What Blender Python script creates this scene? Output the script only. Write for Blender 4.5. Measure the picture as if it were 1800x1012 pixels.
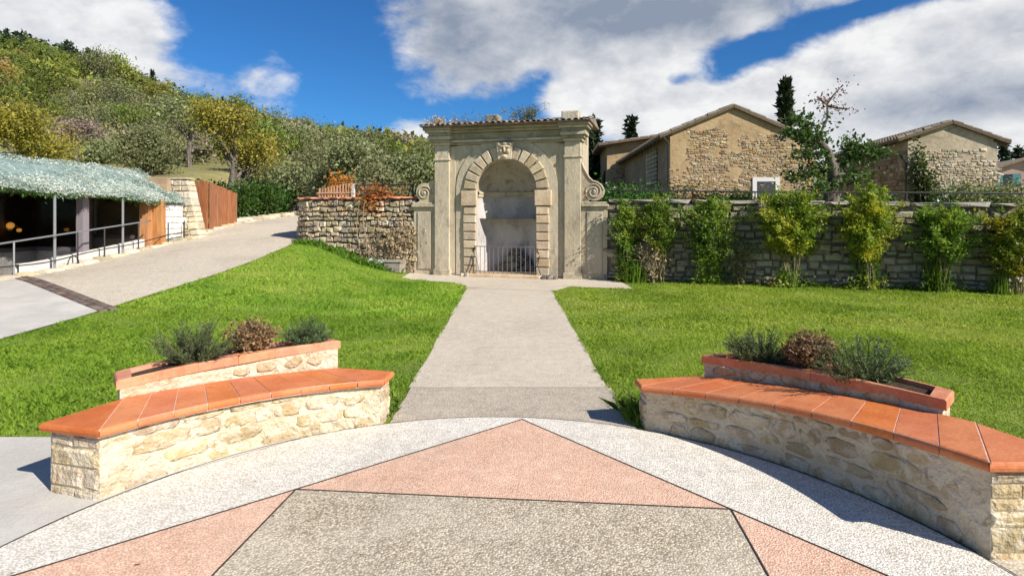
import bpy, math, random
import numpy as np
from mathutils import Vector, Matrix, Quaternion
R = math.radians
random.seed(7); rng = np.random.default_rng(11)
for o in list(bpy.data.objects): bpy.data.objects.remove(o)
scene = bpy.context.scene
col = scene.collection

# ------------------------------------------------------------------ camera
cam_d = bpy.data.cameras.new('camera'); cam = bpy.data.objects.new('camera', cam_d); col.objects.link(cam)
cam_d.sensor_width = 36; cam_d.lens = 20.0; cam_d.shift_y = -0.0733; cam_d.clip_end = 3000; cam_d.clip_start = 0.05
cam.location = (0, 0, 1.65); cam.rotation_euler = (R(90), 0, 0)
scene.camera = cam

# ------------------------------------------------------------------ sun, sky, exposure
SUN = Vector((0.785, -0.62, 0)).normalized(); SUN_EL = R(37)
sdir = Vector((SUN.x*math.cos(SUN_EL), SUN.y*math.cos(SUN_EL), math.sin(SUN_EL)))
sl = bpy.data.lights.new('sun', 'SUN'); so = bpy.data.objects.new('sun', sl); col.objects.link(so)
sl.energy = 5.0; sl.angle = R(0.55); sl.color = (1.0, 0.945, 0.86)
so.rotation_euler = sdir.to_track_quat('Z', 'Y').to_euler(); so.location = (30, -20, 40)
scene.cycles.max_bounces = 6; scene.cycles.diffuse_bounces = 2; scene.cycles.glossy_bounces = 3; scene.cycles.transparent_max_bounces = 6
scene.view_settings.view_transform = 'Standard'; scene.view_settings.look = 'None'
scene.view_settings.exposure = 0.5; scene.view_settings.gamma = 1; scene.view_settings.use_curve_mapping = False

world = bpy.data.worlds.new('World'); scene.world = world; world.use_nodes = True
def build_world():
    nt = world.node_tree; nt.nodes.clear(); N = nt.nodes.new; L = nt.links.new
    def math_(op, a, b=None, c=None, clamp=False):
        n = N('ShaderNodeMath'); n.operation = op; n.use_clamp = clamp
        for i, v in enumerate((a, b, c)):
            if v is None: continue
            if isinstance(v, (int, float)): n.inputs[i].default_value = v
            else: L(v, n.inputs[i])
        return n.outputs[0]
    def smooth(v, a, b):
        n = N('ShaderNodeMapRange'); n.interpolation_type = 'SMOOTHSTEP'
        L(v, n.inputs[0]); n.inputs[1].default_value = a; n.inputs[2].default_value = b
        return n.outputs[0]
    def mix(f, a, b):
        n = N('ShaderNodeMix'); n.data_type = 'RGBA'
        if isinstance(f, (int, float)): n.inputs[0].default_value = f
        else: L(f, n.inputs[0])
        for s, v in ((6, a), (7, b)):
            if isinstance(v, tuple): n.inputs[s].default_value = (*v, 1)
            else: L(v, n.inputs[s])
        return n.outputs[2]
    out = N('ShaderNodeOutputWorld'); bg = N('ShaderNodeBackground'); L(bg.outputs[0], out.inputs[0])
    sky = N('ShaderNodeTexSky'); sky.sky_type = 'NISHITA'; sky.sun_disc = False
    sky.sun_elevation = SUN_EL; sky.sun_rotation = math.atan2(SUN.x, SUN.y); sky.altitude = 300
    sky.air_density = 1.0; sky.dust_density = 0.25; sky.ozone_density = 2.2
    tc = N('ShaderNodeTexCoord'); d = tc.outputs['Generated']
    sx = N('ShaderNodeSeparateXYZ'); L(d, sx.inputs[0]); X, Y, Z = sx.outputs
    def noise(vec, scale, detail, rough=0.55, dist=0.0):
        n = N('ShaderNodeTexNoise'); n.inputs['Scale'].default_value = scale; n.inputs['Detail'].default_value = detail
        n.inputs['Roughness'].default_value = rough; n.inputs['Distortion'].default_value = dist; L(vec, n.inputs['Vector']); return n.outputs[0]
    mp = N('ShaderNodeMapping'); L(d, mp.inputs[0]); mp.inputs['Scale'].default_value = (1.0, 1.0, 1.7); mp.inputs['Location'].default_value = (3.1, 1.7, 0.4)
    mp2 = N('ShaderNodeMapping'); L(d, mp2.inputs[0]); mp2.inputs['Scale'].default_value = (1.0, 1.0, 1.7); mp2.inputs['Location'].default_value = (3.1+0.035, 1.7, 0.4+0.05)
    n1 = noise(mp.outputs[0], 5.2, 11, 0.57, 0.15); n2 = noise(mp2.outputs[0], 5.2, 6, 0.55, 0.15)
    nf = noise(mp.outputs[0], 17, 10, 0.6, 0.3); nf2 = noise(mp2.outputs[0], 17, 7, 0.6, 0.3)
    cxz = N('ShaderNodeCombineXYZ'); L(X, cxz.inputs[0]); L(Z, cxz.inputs[2]); XZ = cxz.outputs[0]
    def blob(u, v, ru, rv, w):
        t = Vector(((u-900)/1000, 1, (374-v)/1000)); s = t.length; x0, z0 = t.x/s, t.z/s
        rx = ru/1000/s/(1+((u-900)/1000)**2)**0.5; rz = rv/1000/s
        m_ = N('ShaderNodeMapping'); L(XZ, m_.inputs[0]); m_.inputs['Scale'].default_value = (1/rx, 0, 1/rz); m_.inputs['Location'].default_value = (-x0/rx, 0, -z0/rz)
        ln = N('ShaderNodeVectorMath'); ln.operation = 'LENGTH'; L(m_.outputs[0], ln.inputs[0])
        n = N('ShaderNodeMapRange'); n.interpolation_type = 'SMOOTHSTEP'; L(ln.outputs['Value'], n.inputs[0]); n.inputs[1].default_value = 0; n.inputs[2].default_value = 1.75; n.inputs[3].default_value = w; n.inputs[4].default_value = 0
        return n.outputs[0]
    def total(lst):
        s = None
        for l in lst:
            b = blob(*l); s = b if s is None else math_('ADD', s, b)
        return s
    field = total([(40, 25, 200, 85, 1.25), (150, 70, 105, 75, 1.0), (215, 25, 85, 60, .6), (300, 140, 80, 30, .56), (395, 140, 75, 28, .44), (485, 130, 50, 38, .42), (505, 213, 40, 16, .50), (445, 186, 60, 11, .5),
                   (728, 246, 46, 32, 1.0), (690, 250, 25, 15, .4), (480, -12, 100, 14, .35), (745, 60, 90, 50, .50), (830, 130, 90, 55, .60), (860, 25, 170, 70, .85), (1050, 40, 190, 95, 1.25), (1240, 20, 190, 65, 1.15),
                   (990, 175, 38, 25, .6), (1090, 165, 110, 80, 1.0), (1200, 200, 110, 45, .9), (1300, 190, 140, 70, 1.05), (1480, 130, 160, 80, 1.2), (1680, 110, 190, 90, 1.3), (1830, 160, 250, 180, 1.2), (1560, 215, 220, 70, 1.1), (1480, 270, 400, 60, .7), (1300, 335, 700, 45, .6),
                   (1350, 88, 95, 26, -.95), (1265, 132, 40, 22, -.7), (1440, 40, 80, 20, -.75), (1540, 8, 80, 14, -.6), (1190, 143, 26, 12, -.8), (600, 90, 80, 110, -.55), (400, 60, 110, 70, -.5), (940, 140, 28, 22, -.35), (800, 205, 120, 25, -.25)])
    # beyond the frame cloud is kept thin, so the unseen sky gives less fill light
    far = math_('MAXIMUM', smooth(math_('ABSOLUTE', X), .70, .85), math_('MAXIMUM', smooth(Z, .40, .55), smooth(Y, 0.25, -.05)))
    field = math_('ADD', field, math_('MULTIPLY', far, 0.05))
    dens = math_('ADD', field, math_('MULTIPLY', math_('SUBTRACT', n1, 0.5), 1.7))
    dens = math_('ADD', dens, math_('MULTIPLY', math_('SUBTRACT', nf, 0.5), 1.25))
    cover = smooth(dens, 0.05, 0.92)
    thick = smooth(dens, 0.55, 1.5)
    relief = math_('ADD', math_('MULTIPLY', math_('SUBTRACT', n1, n2), 1.3), math_('MULTIPLY', math_('SUBTRACT', nf, nf2), 0.8))
    dark = total([(990, 25, 330, 85, .80), (1250, 10, 240, 50, .5), (820, 140, 130, 55, .75), (740, 30, 110, 60, .5), (1650, 184, 200, 32, .62), (1790, 165, 130, 60, .42), (1760, 50, 150, 60, .45), (1130, 175, 100, 40, .25), (60, 70, 140, 80, .16), (1460, 250, 250, 40, .12), (395, 142, 60, 25, .25)])
    dark = math_('MULTIPLY', dark, math_('ADD', math_('MULTIPLY', thick, 0.25), math_('ADD', math_('ADD', math_('MULTIPLY', n1, 0.8), math_('MULTIPLY', nf, 0.5)), 0.0)))
    shade = math_('SUBTRACT', math_('ADD', dark, 0.10), relief, clamp=True)
    ccol = mix(shade, (0.68, 0.675, 0.665), (0.20, 0.235, 0.30))
    skys = N('ShaderNodeVectorMath'); skys.operation = 'MULTIPLY'; L(sky.outputs[0], skys.inputs[0]); skys.inputs[1].default_value = (0.018, 0.047, 0.078)
    c = mix(math_('MULTIPLY', cover, 0.95), skys.outputs[0], ccol)
    L(c, bg.inputs[0]); bg.inputs[1].default_value = 1.0
build_world()

# ------------------------------------------------------------------ helpers
def tag(o, label=None, cat=None, group=None, kind=None):
    if label: o['label'] = label
    if cat: o['category'] = cat
    if group: o['group'] = group
    if kind: o['kind'] = kind
    return o
def mk(name, verts, faces, mat, parent=None, smooth=False, loc=None, mats=None, midx=None):
    me = bpy.data.meshes.new(name)
    me.from_pydata([tuple(v) for v in verts], [], [tuple(f) for f in faces])
    for m in (mats or [mat]): me.materials.append(m)
    if midx is not None: me.polygons.foreach_set('material_index', midx)
    if smooth: me.polygons.foreach_set('use_smooth', [True]*len(me.polygons))
    me.update()
    return ob(name, me, parent, loc)
def ob(name, me, parent=None, loc=None):
    o = bpy.data.objects.new(name, me); col.objects.link(o)
    if parent: o.parent = parent
    if loc is not None: o.location = loc
    return o
def quads(name, V, mat, parent=None, n=4, loc=None, midx=None, mats=None):
    """V: (k,n,3) array, one separate polygon for each row"""
    V = np.asarray(V, dtype=np.float32); k = V.shape[0]
    me = bpy.data.meshes.new(name)
    me.vertices.add(k*n); me.vertices.foreach_set('co', V.reshape(-1))
    me.loops.add(k*n); me.loops.foreach_set('vertex_index', np.arange(k*n, dtype=np.int32))
    me.polygons.add(k); me.polygons.foreach_set('loop_start', np.arange(0, k*n, n, dtype=np.int32))
    me.polygons.foreach_set('loop_total', np.full(k, n, dtype=np.int32))
    for m in (mats or [mat]): me.materials.append(m)
    if midx is not None: me.polygons.foreach_set('material_index', np.asarray(midx, dtype=np.int32))
    me.update(calc_edges=True); me.validate()
    return ob(name, me, parent, loc)
def empty(name, loc=(0, 0, 0), rz=0, label=None, cat=None, group=None):
    o = bpy.data.objects.new(name, None); col.objects.link(o); o.location = loc; o.rotation_euler = (0, 0, rz); o.empty_display_size = .2
    return tag(o, label, cat, group)
class MB:
    def __init__(s): s.v = []; s.f = []
    def add(s, v, f):
        b = len(s.v); s.v += [tuple(p) for p in v]; s.f += [tuple(i+b for i in q) for q in f]; return s
    def box(s, x0, x1, y0, y1, z0, z1):
        return s.add([(x0, y0, z0), (x1, y0, z0), (x1, y1, z0), (x0, y1, z0), (x0, y0, z1), (x1, y0, z1), (x1, y1, z1), (x0, y1, z1)],
                     [(3, 2, 1, 0), (4, 5, 6, 7), (0, 1, 5, 4), (1, 2, 6, 5), (2, 3, 7, 6), (3, 0, 4, 7)])
    def cbox(s, x0, x1, y0, y1, z0, z1, c):
        """box with chamfered front (-y) edges"""
        a = [(x0, z0), (x1, z0), (x1, z1), (x0, z1)]; b = [(x0+c, z0+c), (x1-c, z0+c), (x1-c, z1-c), (x0+c, z1-c)]
        v = [(x, y1, z) for x, z in a]+[(x, y0+c, z) for x, z in a]+[(x, y0, z) for x, z in b]
        f = [(3, 2, 1, 0)[::-1]]
        for k in (0, 4):
            for i in range(4): j = (i+1) % 4; f.append((k+i, k+j, k+4+j, k+4+i)[::-1])
        f.append((8, 9, 10, 11)); return s.add(v, f)
    def prism(s, pts, a, b, axis='y'):
        """2-D outline pts extruded from a to b along axis"""
        n = len(pts)
        m = {'y': lambda p, t: (p[0], t, p[1]), 'z': lambda p, t: (p[0], p[1], t), 'x': lambda p, t: (t, p[0], p[1])}[axis]
        v = [m(p, a) for p in pts]+[m(p, b) for p in pts]
        f = [tuple(range(n)), tuple(range(2*n-1, n-1, -1))]+[(i, i+n, (i+1) % n+n, (i+1) % n) for i in range(n)]
        return s.add(v, f)
    def tube(s, pts, rad, k=6, cap=True):
        pts = [Vector(p) for p in pts]; n = len(pts)
        if isinstance(rad, (int, float)): rad = [rad]*n
        v = []; f = []; u = None
        for i, p in enumerate(pts):
            t = (pts[min(i+1, n-1)]-pts[max(i-1, 0)]).normalized()
            if u is None: u = t.orthogonal().normalized()
            else:
                u = (u-t*u.dot(t)); u = u.normalized() if u.length > 1e-6 else t.orthogonal().normalized()
            w = t.cross(u)
            for j in range(k):
                a = 2*math.pi*j/k; v.append(p+(u*math.cos(a)+w*math.sin(a))*rad[i])
        for i in range(n-1):
            for j in range(k): f.append((i*k+j, i*k+(j+1) % k, (i+1)*k+(j+1) % k, (i+1)*k+j))
        if cap: f += [tuple(range(k-1, -1, -1)), tuple(range((n-1)*k, n*k))]
        return s.add(v, f)
    def build(s, name, mat, parent=None, smooth=False, loc=None): return mk(name, s.v, s.f, mat, parent, smooth, loc)
def smst(x, a, b):
    t = min(1, max(0, (x-a)/(b-a))); return t*t*(3-2*t)
def interp(x, pts): return float(np.interp(x, [p[0] for p in pts], [p[1] for p in pts]))
def at(u, v, Y): return Vector(((u-900)/1000*Y, Y, 1.65-(v-374)/1000*Y))

# ------------------------------------------------------------------ materials
def newmat(name):
    m = bpy.data.materials.new(name); m.use_nodes = True; nt = m.node_tree; nt.nodes.clear()
    o = nt.nodes.new('ShaderNodeOutputMaterial'); b = nt.nodes.new('ShaderNodeBsdfPrincipled'); nt.links.new(b.outputs[0], o.inputs[0])
    return m, nt, b, o
class G:
    """tiny node-graph helper"""
    def __init__(s, nt): s.nt = nt
    def n(s, t, **kw):
        x = s.nt.nodes.new(t)
        for k, v in kw.items(): setattr(x, k, v)
        return x
    def l(s, a, b): s.nt.links.new(a, b)
    def mix(s, f, a, b, mode='MIX'):
        x = s.n('ShaderNodeMix', data_type='RGBA', blend_type=mode)
        for k, v in ((0, f), (6, a), (7, b)):
            if isinstance(v, (int, float)): x.inputs[k].default_value = v
            elif isinstance(v, tuple): x.inputs[k].default_value = (*v, 1)
            else: s.l(v, x.inputs[k])
        return x.outputs[2]
    def noise(s, vec, scale, detail=4, rough=.55, dist=0):
        x = s.n('ShaderNodeTexNoise'); x.inputs['Scale'].default_value = scale; x.inputs['Detail'].default_value = detail
        x.inputs['Roughness'].default_value = rough; x.inputs['Distortion'].default_value = dist; s.l(vec, x.inputs['Vector']); return x.outputs[0]
    def voro(s, vec, scale, out='Distance', feature='F1'):
        x = s.n('ShaderNodeTexVoronoi', feature=feature); x.inputs['Scale'].default_value = scale; s.l(vec, x.inputs['Vector']); return x.outputs[out]
    def ramp(s, v, stops):
        x = s.n('ShaderNodeMapRange', interpolation_type='SMOOTHSTEP'); s.l(v, x.inputs[0]); x.inputs[1].default_value = stops[0]; x.inputs[2].default_value = stops[1]; return x.outputs[0]
    def m(s, op, a, b):
        x = s.n('ShaderNodeMath', operation=op)
        for i, v in enumerate((a, b)):
            if isinstance(v, (int, float)): x.inputs[i].default_value = v
            else: s.l(v, x.inputs[i])
        return x.outputs[0]
    def pos(s, scale=None):
        p = s.n('ShaderNodeNewGeometry').outputs['Position']
        if scale:
            mp = s.n('ShaderNodeMapping'); s.l(p, mp.inputs[0]); mp.inputs['Scale'].default_value = scale; return mp.outputs[0]
        return p
def stone_mat(name, c1, c2, c3=None, scale=3, *a_, island=False, **k_):
    m = stone_mat_(name, c1, c2, c3, scale, *a_, **k_)
    if island:
        nt = m.node_tree; oi = [n for n in nt.nodes if n.type == 'OBJECT_INFO'][0]; ge = nt.nodes.new('ShaderNodeNewGeometry')
        for l in list(oi.outputs['Random'].links): nt.links.new(ge.outputs['Random Per Island'], l.to_socket)
    return m
def stone_mat_(name, c1, c2, c3=None, scale=3, rough=.9, bump=.4, bscale=30, vary=.25, stretch=None, stain=.5, dark=(.05, .045, .04), darkamt=.0, dist=.02, cr=(.52, .70)):
    """mottled mineral surface in world coordinates; each object shifts its tone a little"""
    m, nt, b, o = newmat(name); g = G(nt); p = g.pos(stretch)
    c = g.mix(g.ramp(g.noise(p, scale, 6, .6, .3), (.35, .65)), c1, c2)
    if c3: c = g.mix(g.m('MULTIPLY', g.ramp(g.noise(p, scale*2.7, 5, .65, .5), cr), stain), c, c3)
    if darkamt: c = g.mix(g.m('MULTIPLY', g.ramp(g.noise(p, scale*.6, 7, .7, 1.0), (.50, .72)), darkamt), c, dark)
    fine = g.noise(p, bscale, 5, .65)
    c = g.mix(.5, c, g.mix(fine, (.45, .45, .45), (1.5, 1.5, 1.5)), 'MULTIPLY') if False else c
    fm = g.m('ADD', g.m('MULTIPLY', fine, .7), .65)
    cc = g.n('ShaderNodeCombineColor'); [g.l(fm, cc.inputs[i]) for i in range(3)]
    c = g.mix(.8, c, cc.outputs[0], 'MULTIPLY')
    if vary:
        r = g.n('ShaderNodeObjectInfo').outputs['Random']
        hsv = g.n('ShaderNodeHueSaturation'); g.l(c, hsv.inputs['Color'])
        g.l(g.m('ADD', g.m('MULTIPLY', r, 2*vary), 1-vary), hsv.inputs['Value'])
        r2 = g.m('FRACT', g.m('MULTIPLY', r, 17.3), 0); g.l(g.m('ADD', g.m('MULTIPLY', r2, vary*1.6), 1-vary*.8), hsv.inputs['Saturation'])
        g.l(g.m('ADD', g.m('MULTIPLY', g.m('FRACT', g.m('MULTIPLY', r, 71.7), 0), .03*vary*4), .5-.015*vary*4), hsv.inputs['Hue'])
        c = hsv.outputs[0]
    g.l(c, b.inputs['Base Color']); b.inputs['Roughness'].default_value = rough
    b.inputs['Specular IOR Level'].default_value = .25
    if bump:
        bp = g.n('ShaderNodeBump'); bp.inputs['Strength'].default_value = bump; bp.inputs['Distance'].default_value = dist
        g.l(g.m('ADD', fine, g.m('MULTIPLY', g.noise(p, bscale*.25, 4), 1.5)), bp.inputs['Height']); g.l(bp.outputs[0], b.inputs['Normal'])
    return m
def pebble_mat(name, cols, gap, scale, gapw=.55, bump=.5, patch=None, rough=.85):
    """exposed-aggregate concrete or gravel: a Voronoi cell for each pebble"""
    m, nt, b, o = newmat(name); g = G(nt); p = g.pos()
    col_ = g.voro(p, scale, 'Color'); d = g.voro(p, scale, 'Distance')
    sp = g.n('ShaderNodeSeparateColor'); g.l(col_, sp.inputs[0])
    rp = g.n('ShaderNodeValToRGB'); g.l(sp.outputs[0], rp.inputs[0]); cr = rp.color_ramp
    while len(cr.elements) < len(cols): cr.elements.new(.5)
    for i, c in enumerate(cols): cr.elements[i].position = i/(len(cols)-1); cr.elements[i].color = (*c, 1)
    c = g.mix(g.ramp(d, (gapw-.15, gapw+.15)), rp.outputs[0], gap)
    big = g.ramp(g.noise(p, 1.3, 5, .65, .4), (.3, .7)); mid = g.noise(p, 9, 4, .6)
    if patch: c = g.mix(g.m('MULTIPLY', big, patch[1]), c, patch[0])
    st_ = g.m('SUBTRACT', 1.06, g.m('MULTIPLY', g.ramp(g.noise(p, .55, 7, .7, .8), (.45, .75)), .22))
    fm = g.m('MULTIPLY', g.m('ADD', g.m('MULTIPLY', mid, .5), .75), st_); cc = g.n('ShaderNodeCombineColor'); [g.l(fm, cc.inputs[i]) for i in range(3)]
    c = g.mix(1.0, c, cc.outputs[0], 'MULTIPLY')
    g.l(c, b.inputs['Base Color']); b.inputs['Roughness'].default_value = rough; b.inputs['Specular IOR Level'].default_value = .25
    bp = g.n('ShaderNodeBump'); bp.inputs['Strength'].default_value = bump; bp.inputs['Distance'].default_value = .01; bp.invert = True
    g.l(d, bp.inputs['Height']); g.l(bp.outputs[0], b.inputs['Normal'])
    return m
def leaf_mat(name, cols, trans=.35, rough=.55, patch=0, pscale=1.2, spec=.3):
    """each leaf (mesh island) takes its own tone from the ramp"""
    m, nt, b, o = newmat(name); g = G(nt); geo = g.n('ShaderNodeNewGeometry')
    v = geo.outputs['Random Per Island']
    if patch: v = g.m('ADD', g.m('MULTIPLY', v, 1-patch), g.m('MULTIPLY', g.ramp(g.noise(geo.outputs['Position'], pscale, 3), (.3, .7)), patch))
    rp = g.n('ShaderNodeValToRGB'); g.l(v, rp.inputs[0]); cr = rp.color_ramp
    while len(cr.elements) < len(cols): cr.elements.new(.5)
    for i, c in enumerate(cols): cr.elements[i].position = i/(len(cols)-1); cr.elements[i].color = (*c, 1)
    r = g.n('ShaderNodeObjectInfo').outputs['Random']; hsv = g.n('ShaderNodeHueSaturation'); g.l(rp.outputs[0], hsv.inputs['Color'])
    g.l(g.m('ADD', g.m('MULTIPLY', r, .4), .8), hsv.inputs['Value']); g.l(g.m('ADD', g.m('MULTIPLY', r, .03), .485), hsv.inputs['Hue'])
    c = hsv.outputs[0]
    g.l(c, b.inputs['Base Color']); b.inputs['Roughness'].default_value = rough; b.inputs['Specular IOR Level'].default_value = spec
    t = g.n('ShaderNodeBsdfTranslucent'); g.l(g.mix(.5, c, (1.0, .95, .25), 'MULTIPLY'), t.inputs[0])
    t2 = g.mix(.0, c, c); ms = g.n('ShaderNodeMixShader'); ms.inputs[0].default_value = trans
    g.l(b.outputs[0], ms.inputs[1]); g.l(t.outputs[0], ms.inputs[2]); g.l(ms.outputs[0], o.inputs[0])
    return m
def plain(name, c, rough=.5, metal=0, vary=.0, nscale=20, spec=.5):
    m, nt, b, o = newmat(name); g = G(nt)
    f = g.noise(g.pos(), nscale, 4); c2 = tuple(x*.75 for x in c)
    g.l(g.mix(f, c, c2), b.inputs['Base Color']); b.inputs['Roughness'].default_value = rough; b.inputs['Metallic'].default_value = metal; b.inputs['Specular IOR Level'].default_value = spec
    return m
def wood_mat(name, c1, c2, scale=6, vary=.2, axis=(6, 6, .6)):
    return stone_mat(name, c1, c2, None, scale, .75, .25, 30, vary, axis)
def glass_mat(name, tint=(.8, .85, .85), mixf=.75):
    m, nt, b, o = newmat(name); g = G(nt); nt.nodes.remove(b)
    gl = g.n('ShaderNodeBsdfGlossy'); gl.inputs['Roughness'].default_value = .02; tr = g.n('ShaderNodeBsdfTransparent'); tr.inputs[0].default_value = (*tint, 1)
    fr = g.n('ShaderNodeFresnel'); fr.inputs[0].default_value = 1.5; ms = g.n('ShaderNodeMixShader')
    g.l(g.m('ADD', g.m('MULTIPLY', fr.outputs[0], .8), .04), ms.inputs[0]); g.l(tr.outputs[0], ms.inputs[1]); g.l(gl.outputs[0], ms.inputs[2]); g.l(ms.outputs[0], o.inputs[0])
    return m
def emit_mat(name, c, s):
    m, nt, b, o = newmat(name); b.inputs['Base Color'].default_value = (*c, 1); b.inputs['Emission Color'].default_value = (*c, 1); b.inputs['Emission Strength'].default_value = s; return m

M = {}
M['soil'] = stone_mat('soil', (.05, .032, .02), (.09, .06, .04), None, 8, .95, .8, 40, 0)
M['turf'] = stone_mat('turf', (.15, .21, .03), (.23, .29, .045), (.28, .25, .09), 1.2, .95, .8, 60, 0, stain=.6)
M['hill'] = stone_mat('hill', (.15, .15, .05), (.24, .21, .08), (.34, .26, .15), .09, .95, .3, 2.0, 0, stain=.8)
M['terrace'] = stone_mat('terrace', (.08, .10, .03), (.13, .12, .05), None, 1.0, .95, .5, 20, 0)
M['white_agg'] = pebble_mat('white_aggregate', [(.44, .41, .34), (.68, .63, .55), (.74, .70, .62), (.79, .76, .69), (.58, .51, .41)], (.44, .39, .31), 98, .62, .4, patch=((.62, .56, .47), .22))
M['pink_agg'] = pebble_mat('pink_aggregate', [(.52, .28, .18), (.69, .43, .30), (.75, .53, .39), (.61, .35, .235), (.75, .61, .47)], (.46, .27, .18), 102, .62, .4, patch=((.65, .46, .345), .32))
M['grey_agg'] = pebble_mat('grey_aggregate', [(.19, .145, .09), (.46, .38, .265), (.65, .57, .44), (.34, .275, .19), (.73, .65, .52)], (.25, .195, .13), 86, .6, .42, patch=((.62, .54, .42), .42))
M['path_gravel'] = pebble_mat('path_gravel', [(.45, .375, .28), (.57, .49, .38), (.65, .57, .455), (.50, .42, .315), (.61, .53, .42)], (.39, .325, .245), 110, .6, .35, patch=((.57, .50, .395), .4))
M['path_band'] = pebble_mat('path_band', [(.34, .28, .21), (.48, .41, .32), (.58, .50, .40), (.40, .34, .26), (.53, .46, .37)], (.28, .23, .17), 105, .6, .35, patch=((.46, .40, .32), .35))
M['drive_gravel'] = pebble_mat('drive_gravel', [(.43, .36, .265), (.57, .50, .39), (.67, .60, .49), (.49, .41, .305), (.63, .57, .47)], (.37, .31, .225), 60, .6, .4, patch=((.52, .45, .345), .5))
M['grey_pave'] = stone_mat('grey_paving', (.48, .45, .40), (.58, .545, .49), (.42, .39, .35), 1.1, .85, .25, 90, 0)
M['joint'] = plain('joint', (.05, .035, .025), .8)
M['brick_dark'] = stone_mat('dark_brick', (.13, .09, .075), (.20, .15, .12), None, 10, .9, .4, 60, .4)
M['mortar'] = stone_mat('pale_mortar', (.58, .48, .33), (.69, .60, .45), (.45, .315, .16), 2.6, .95, .9, 22, 0, stain=.9, dark=(.29, .19, .09), darkamt=.55, dist=.03)
M['bench_stone'] = stone_mat('bench_stone', (.45, .335, .18), (.56, .445, .28), (.65, .56, .42), 2.6, .92, .9, 24, .14, stain=.95, dist=.03, cr=(.43, .58), dark=(.28, .185, .09), darkamt=.6)
M['tile'] = stone_mat('terracotta_tile', (.53, .155, .052), (.61, .205, .076), (.44, .125, .045), 4, .6, .15, 50, .06, stain=.6)
M['tile_old'] = stone_mat('pale_terracotta', (.56, .22, .12), (.62, .29, .17), (.48, .17, .09), 7, .75, .2, 50, .08, stain=.5)
M['grout'] = stone_mat('grout', (.58, .37, .27), (.66, .46, .36), None, 12, .95, .3, 60, 0)
M['sandstone'] = stone_mat('pale_sandstone', (.46, .385, .27), (.545, .465, .335), (.34, .29, .21), 1.3, .92, .4, 18, .04, (1, 1, .45), stain=.9, dark=(.15, .13, .10), darkamt=.72)
M['sandstone_b'] = stone_mat('block_sandstone', (.48, .375, .245), (.56, .46, .325), (.37, .275, .17), 3, .92, .4, 22, .18, stain=.7, dark=(.18, .145, .10), darkamt=.4)
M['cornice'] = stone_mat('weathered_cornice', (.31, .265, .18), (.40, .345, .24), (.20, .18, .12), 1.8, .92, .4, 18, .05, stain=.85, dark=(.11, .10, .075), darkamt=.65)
M['whitewash'] = stone_mat('whitewash', (.40, .37, .355), (.55, .51, .49), (.27, .245, .235), 1.5, .95, .35, 22, 0, (1, 1, .6), stain=.75, dark=(.14, .125, .12), darkamt=.7)
M['conch'] = stone_mat('stained_plaster', (.36, .31, .25), (.46, .40, .32), (.20, .17, .14), 1.8, .95, .4, 22, 0, stain=.8, dark=(.10, .085, .075), darkamt=.75)
M['rock'] = stone_mat('grotto_rock', (.16, .14, .12), (.27, .24, .20), (.09, .08, .07), 6, .95, 1.0, 24, .35)
M['wall_stone'] = stone_mat('grey_wall_stone', (.32, .265, .185), (.43, .365, .27), (.22, .185, .135), 4.5, .95, .8, 26, .3, stain=.7)
M['wall_core'] = stone_mat('wall_joint', (.21, .18, .135), (.29, .25, .19), None, 6, .95, .8, 30, 0)
M['rubble'] = stone_mat('brown_rubble', (.39, .31, .205), (.51, .425, .30), (.25, .20, .135), 5, .95, .9, 26, .32, stain=.7)
M['coping'] = stone_mat('grey_coping', (.26, .23, .18), (.35, .315, .25), (.17, .155, .12), 3, .95, .6, 26, .2, stain=.7)
M['ochre'] = stone_mat('ochre_plaster', (.37, .255, .13), (.45, .325, .185), (.29, .20, .105), .8, .95, .6, 8, 0, stain=.85, dark=(.17, .13, .085), darkamt=.6)
M['farm_stone'] = stone_mat('farm_stone', (.29, .215, .13), (.41, .32, .205), (.19, .14, .085), 1.7, .95, .9, 7, .4, stain=.8, dist=.05, island=True)
M['farm_side'] = stone_mat('side_plaster', (.29, .22, .14), (.38, .30, .195), (.21, .16, .105), .8, .95, .5, 7, 0, stain=.75)
M['barn_stone'] = stone_mat('barn_stone', (.40, .33, .225), (.51, .43, .31), (.27, .22, .15), .9, .95, .7, 7, .3, stain=.9, dist=.05, island=True)
M['barn_wall'] = stone_mat('barn_render', (.42, .345, .235), (.52, .44, .315), (.29, .235, .16), .9, .95, .7, 7, 0, stain=.9, dark=(.16, .135, .095), darkamt=.6)
M['roof_tile'] = stone_mat('roof_tile', (.20, .155, .12), (.30, .24, .185), (.14, .13, .105), 3, .92, .4, 24, .3, stain=.85)
M['roof_wood'] = wood_mat('eaves_timber', (.10, .07, .045), (.16, .115, .075))
M['gate_wood'] = wood_mat('gate_wood', (.26, .095, .042), (.36, .15, .07), 4, .08)
M['fence_wood'] = wood_mat('fence_wood', (.46, .27, .15), (.56, .36, .22), 5, .12)
M['orange_wood'] = wood_mat('orange_wood', (.42, .16, .05), (.55, .25, .09), 4, .1)
M['steel'] = plain('galvanised_steel', (.42, .43, .44), .45, .6)
M['dark_steel'] = plain('dark_steel', (.06, .055, .05), .5, .4)
M['rail_iron'] = plain('grey_iron', (.20, .19, .18), .55, .3)
M['frame'] = plain('mauve_frame', (.27, .235, .255), .5)
M['white_stone'] = stone_mat('white_stone', (.64, .60, .55), (.76, .72, .67), (.52, .44, .34), 2.6, .95, .7, 20, .12, stain=.5)
M['tan_stone'] = stone_mat('tan_stone', (.50, .42, .29), (.60, .52, .38), (.40, .32, .20), 2.6, .95, .7, 20, .25, stain=.6)
M['room'] = stone_mat('room_wall', (.34, .235, .14), (.45, .33, .21), (.22, .15, .09), 2, .8, .3, 12, 0)
M['room_floor'] = plain('room_floor', (.10, .08, .06), .4)
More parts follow.
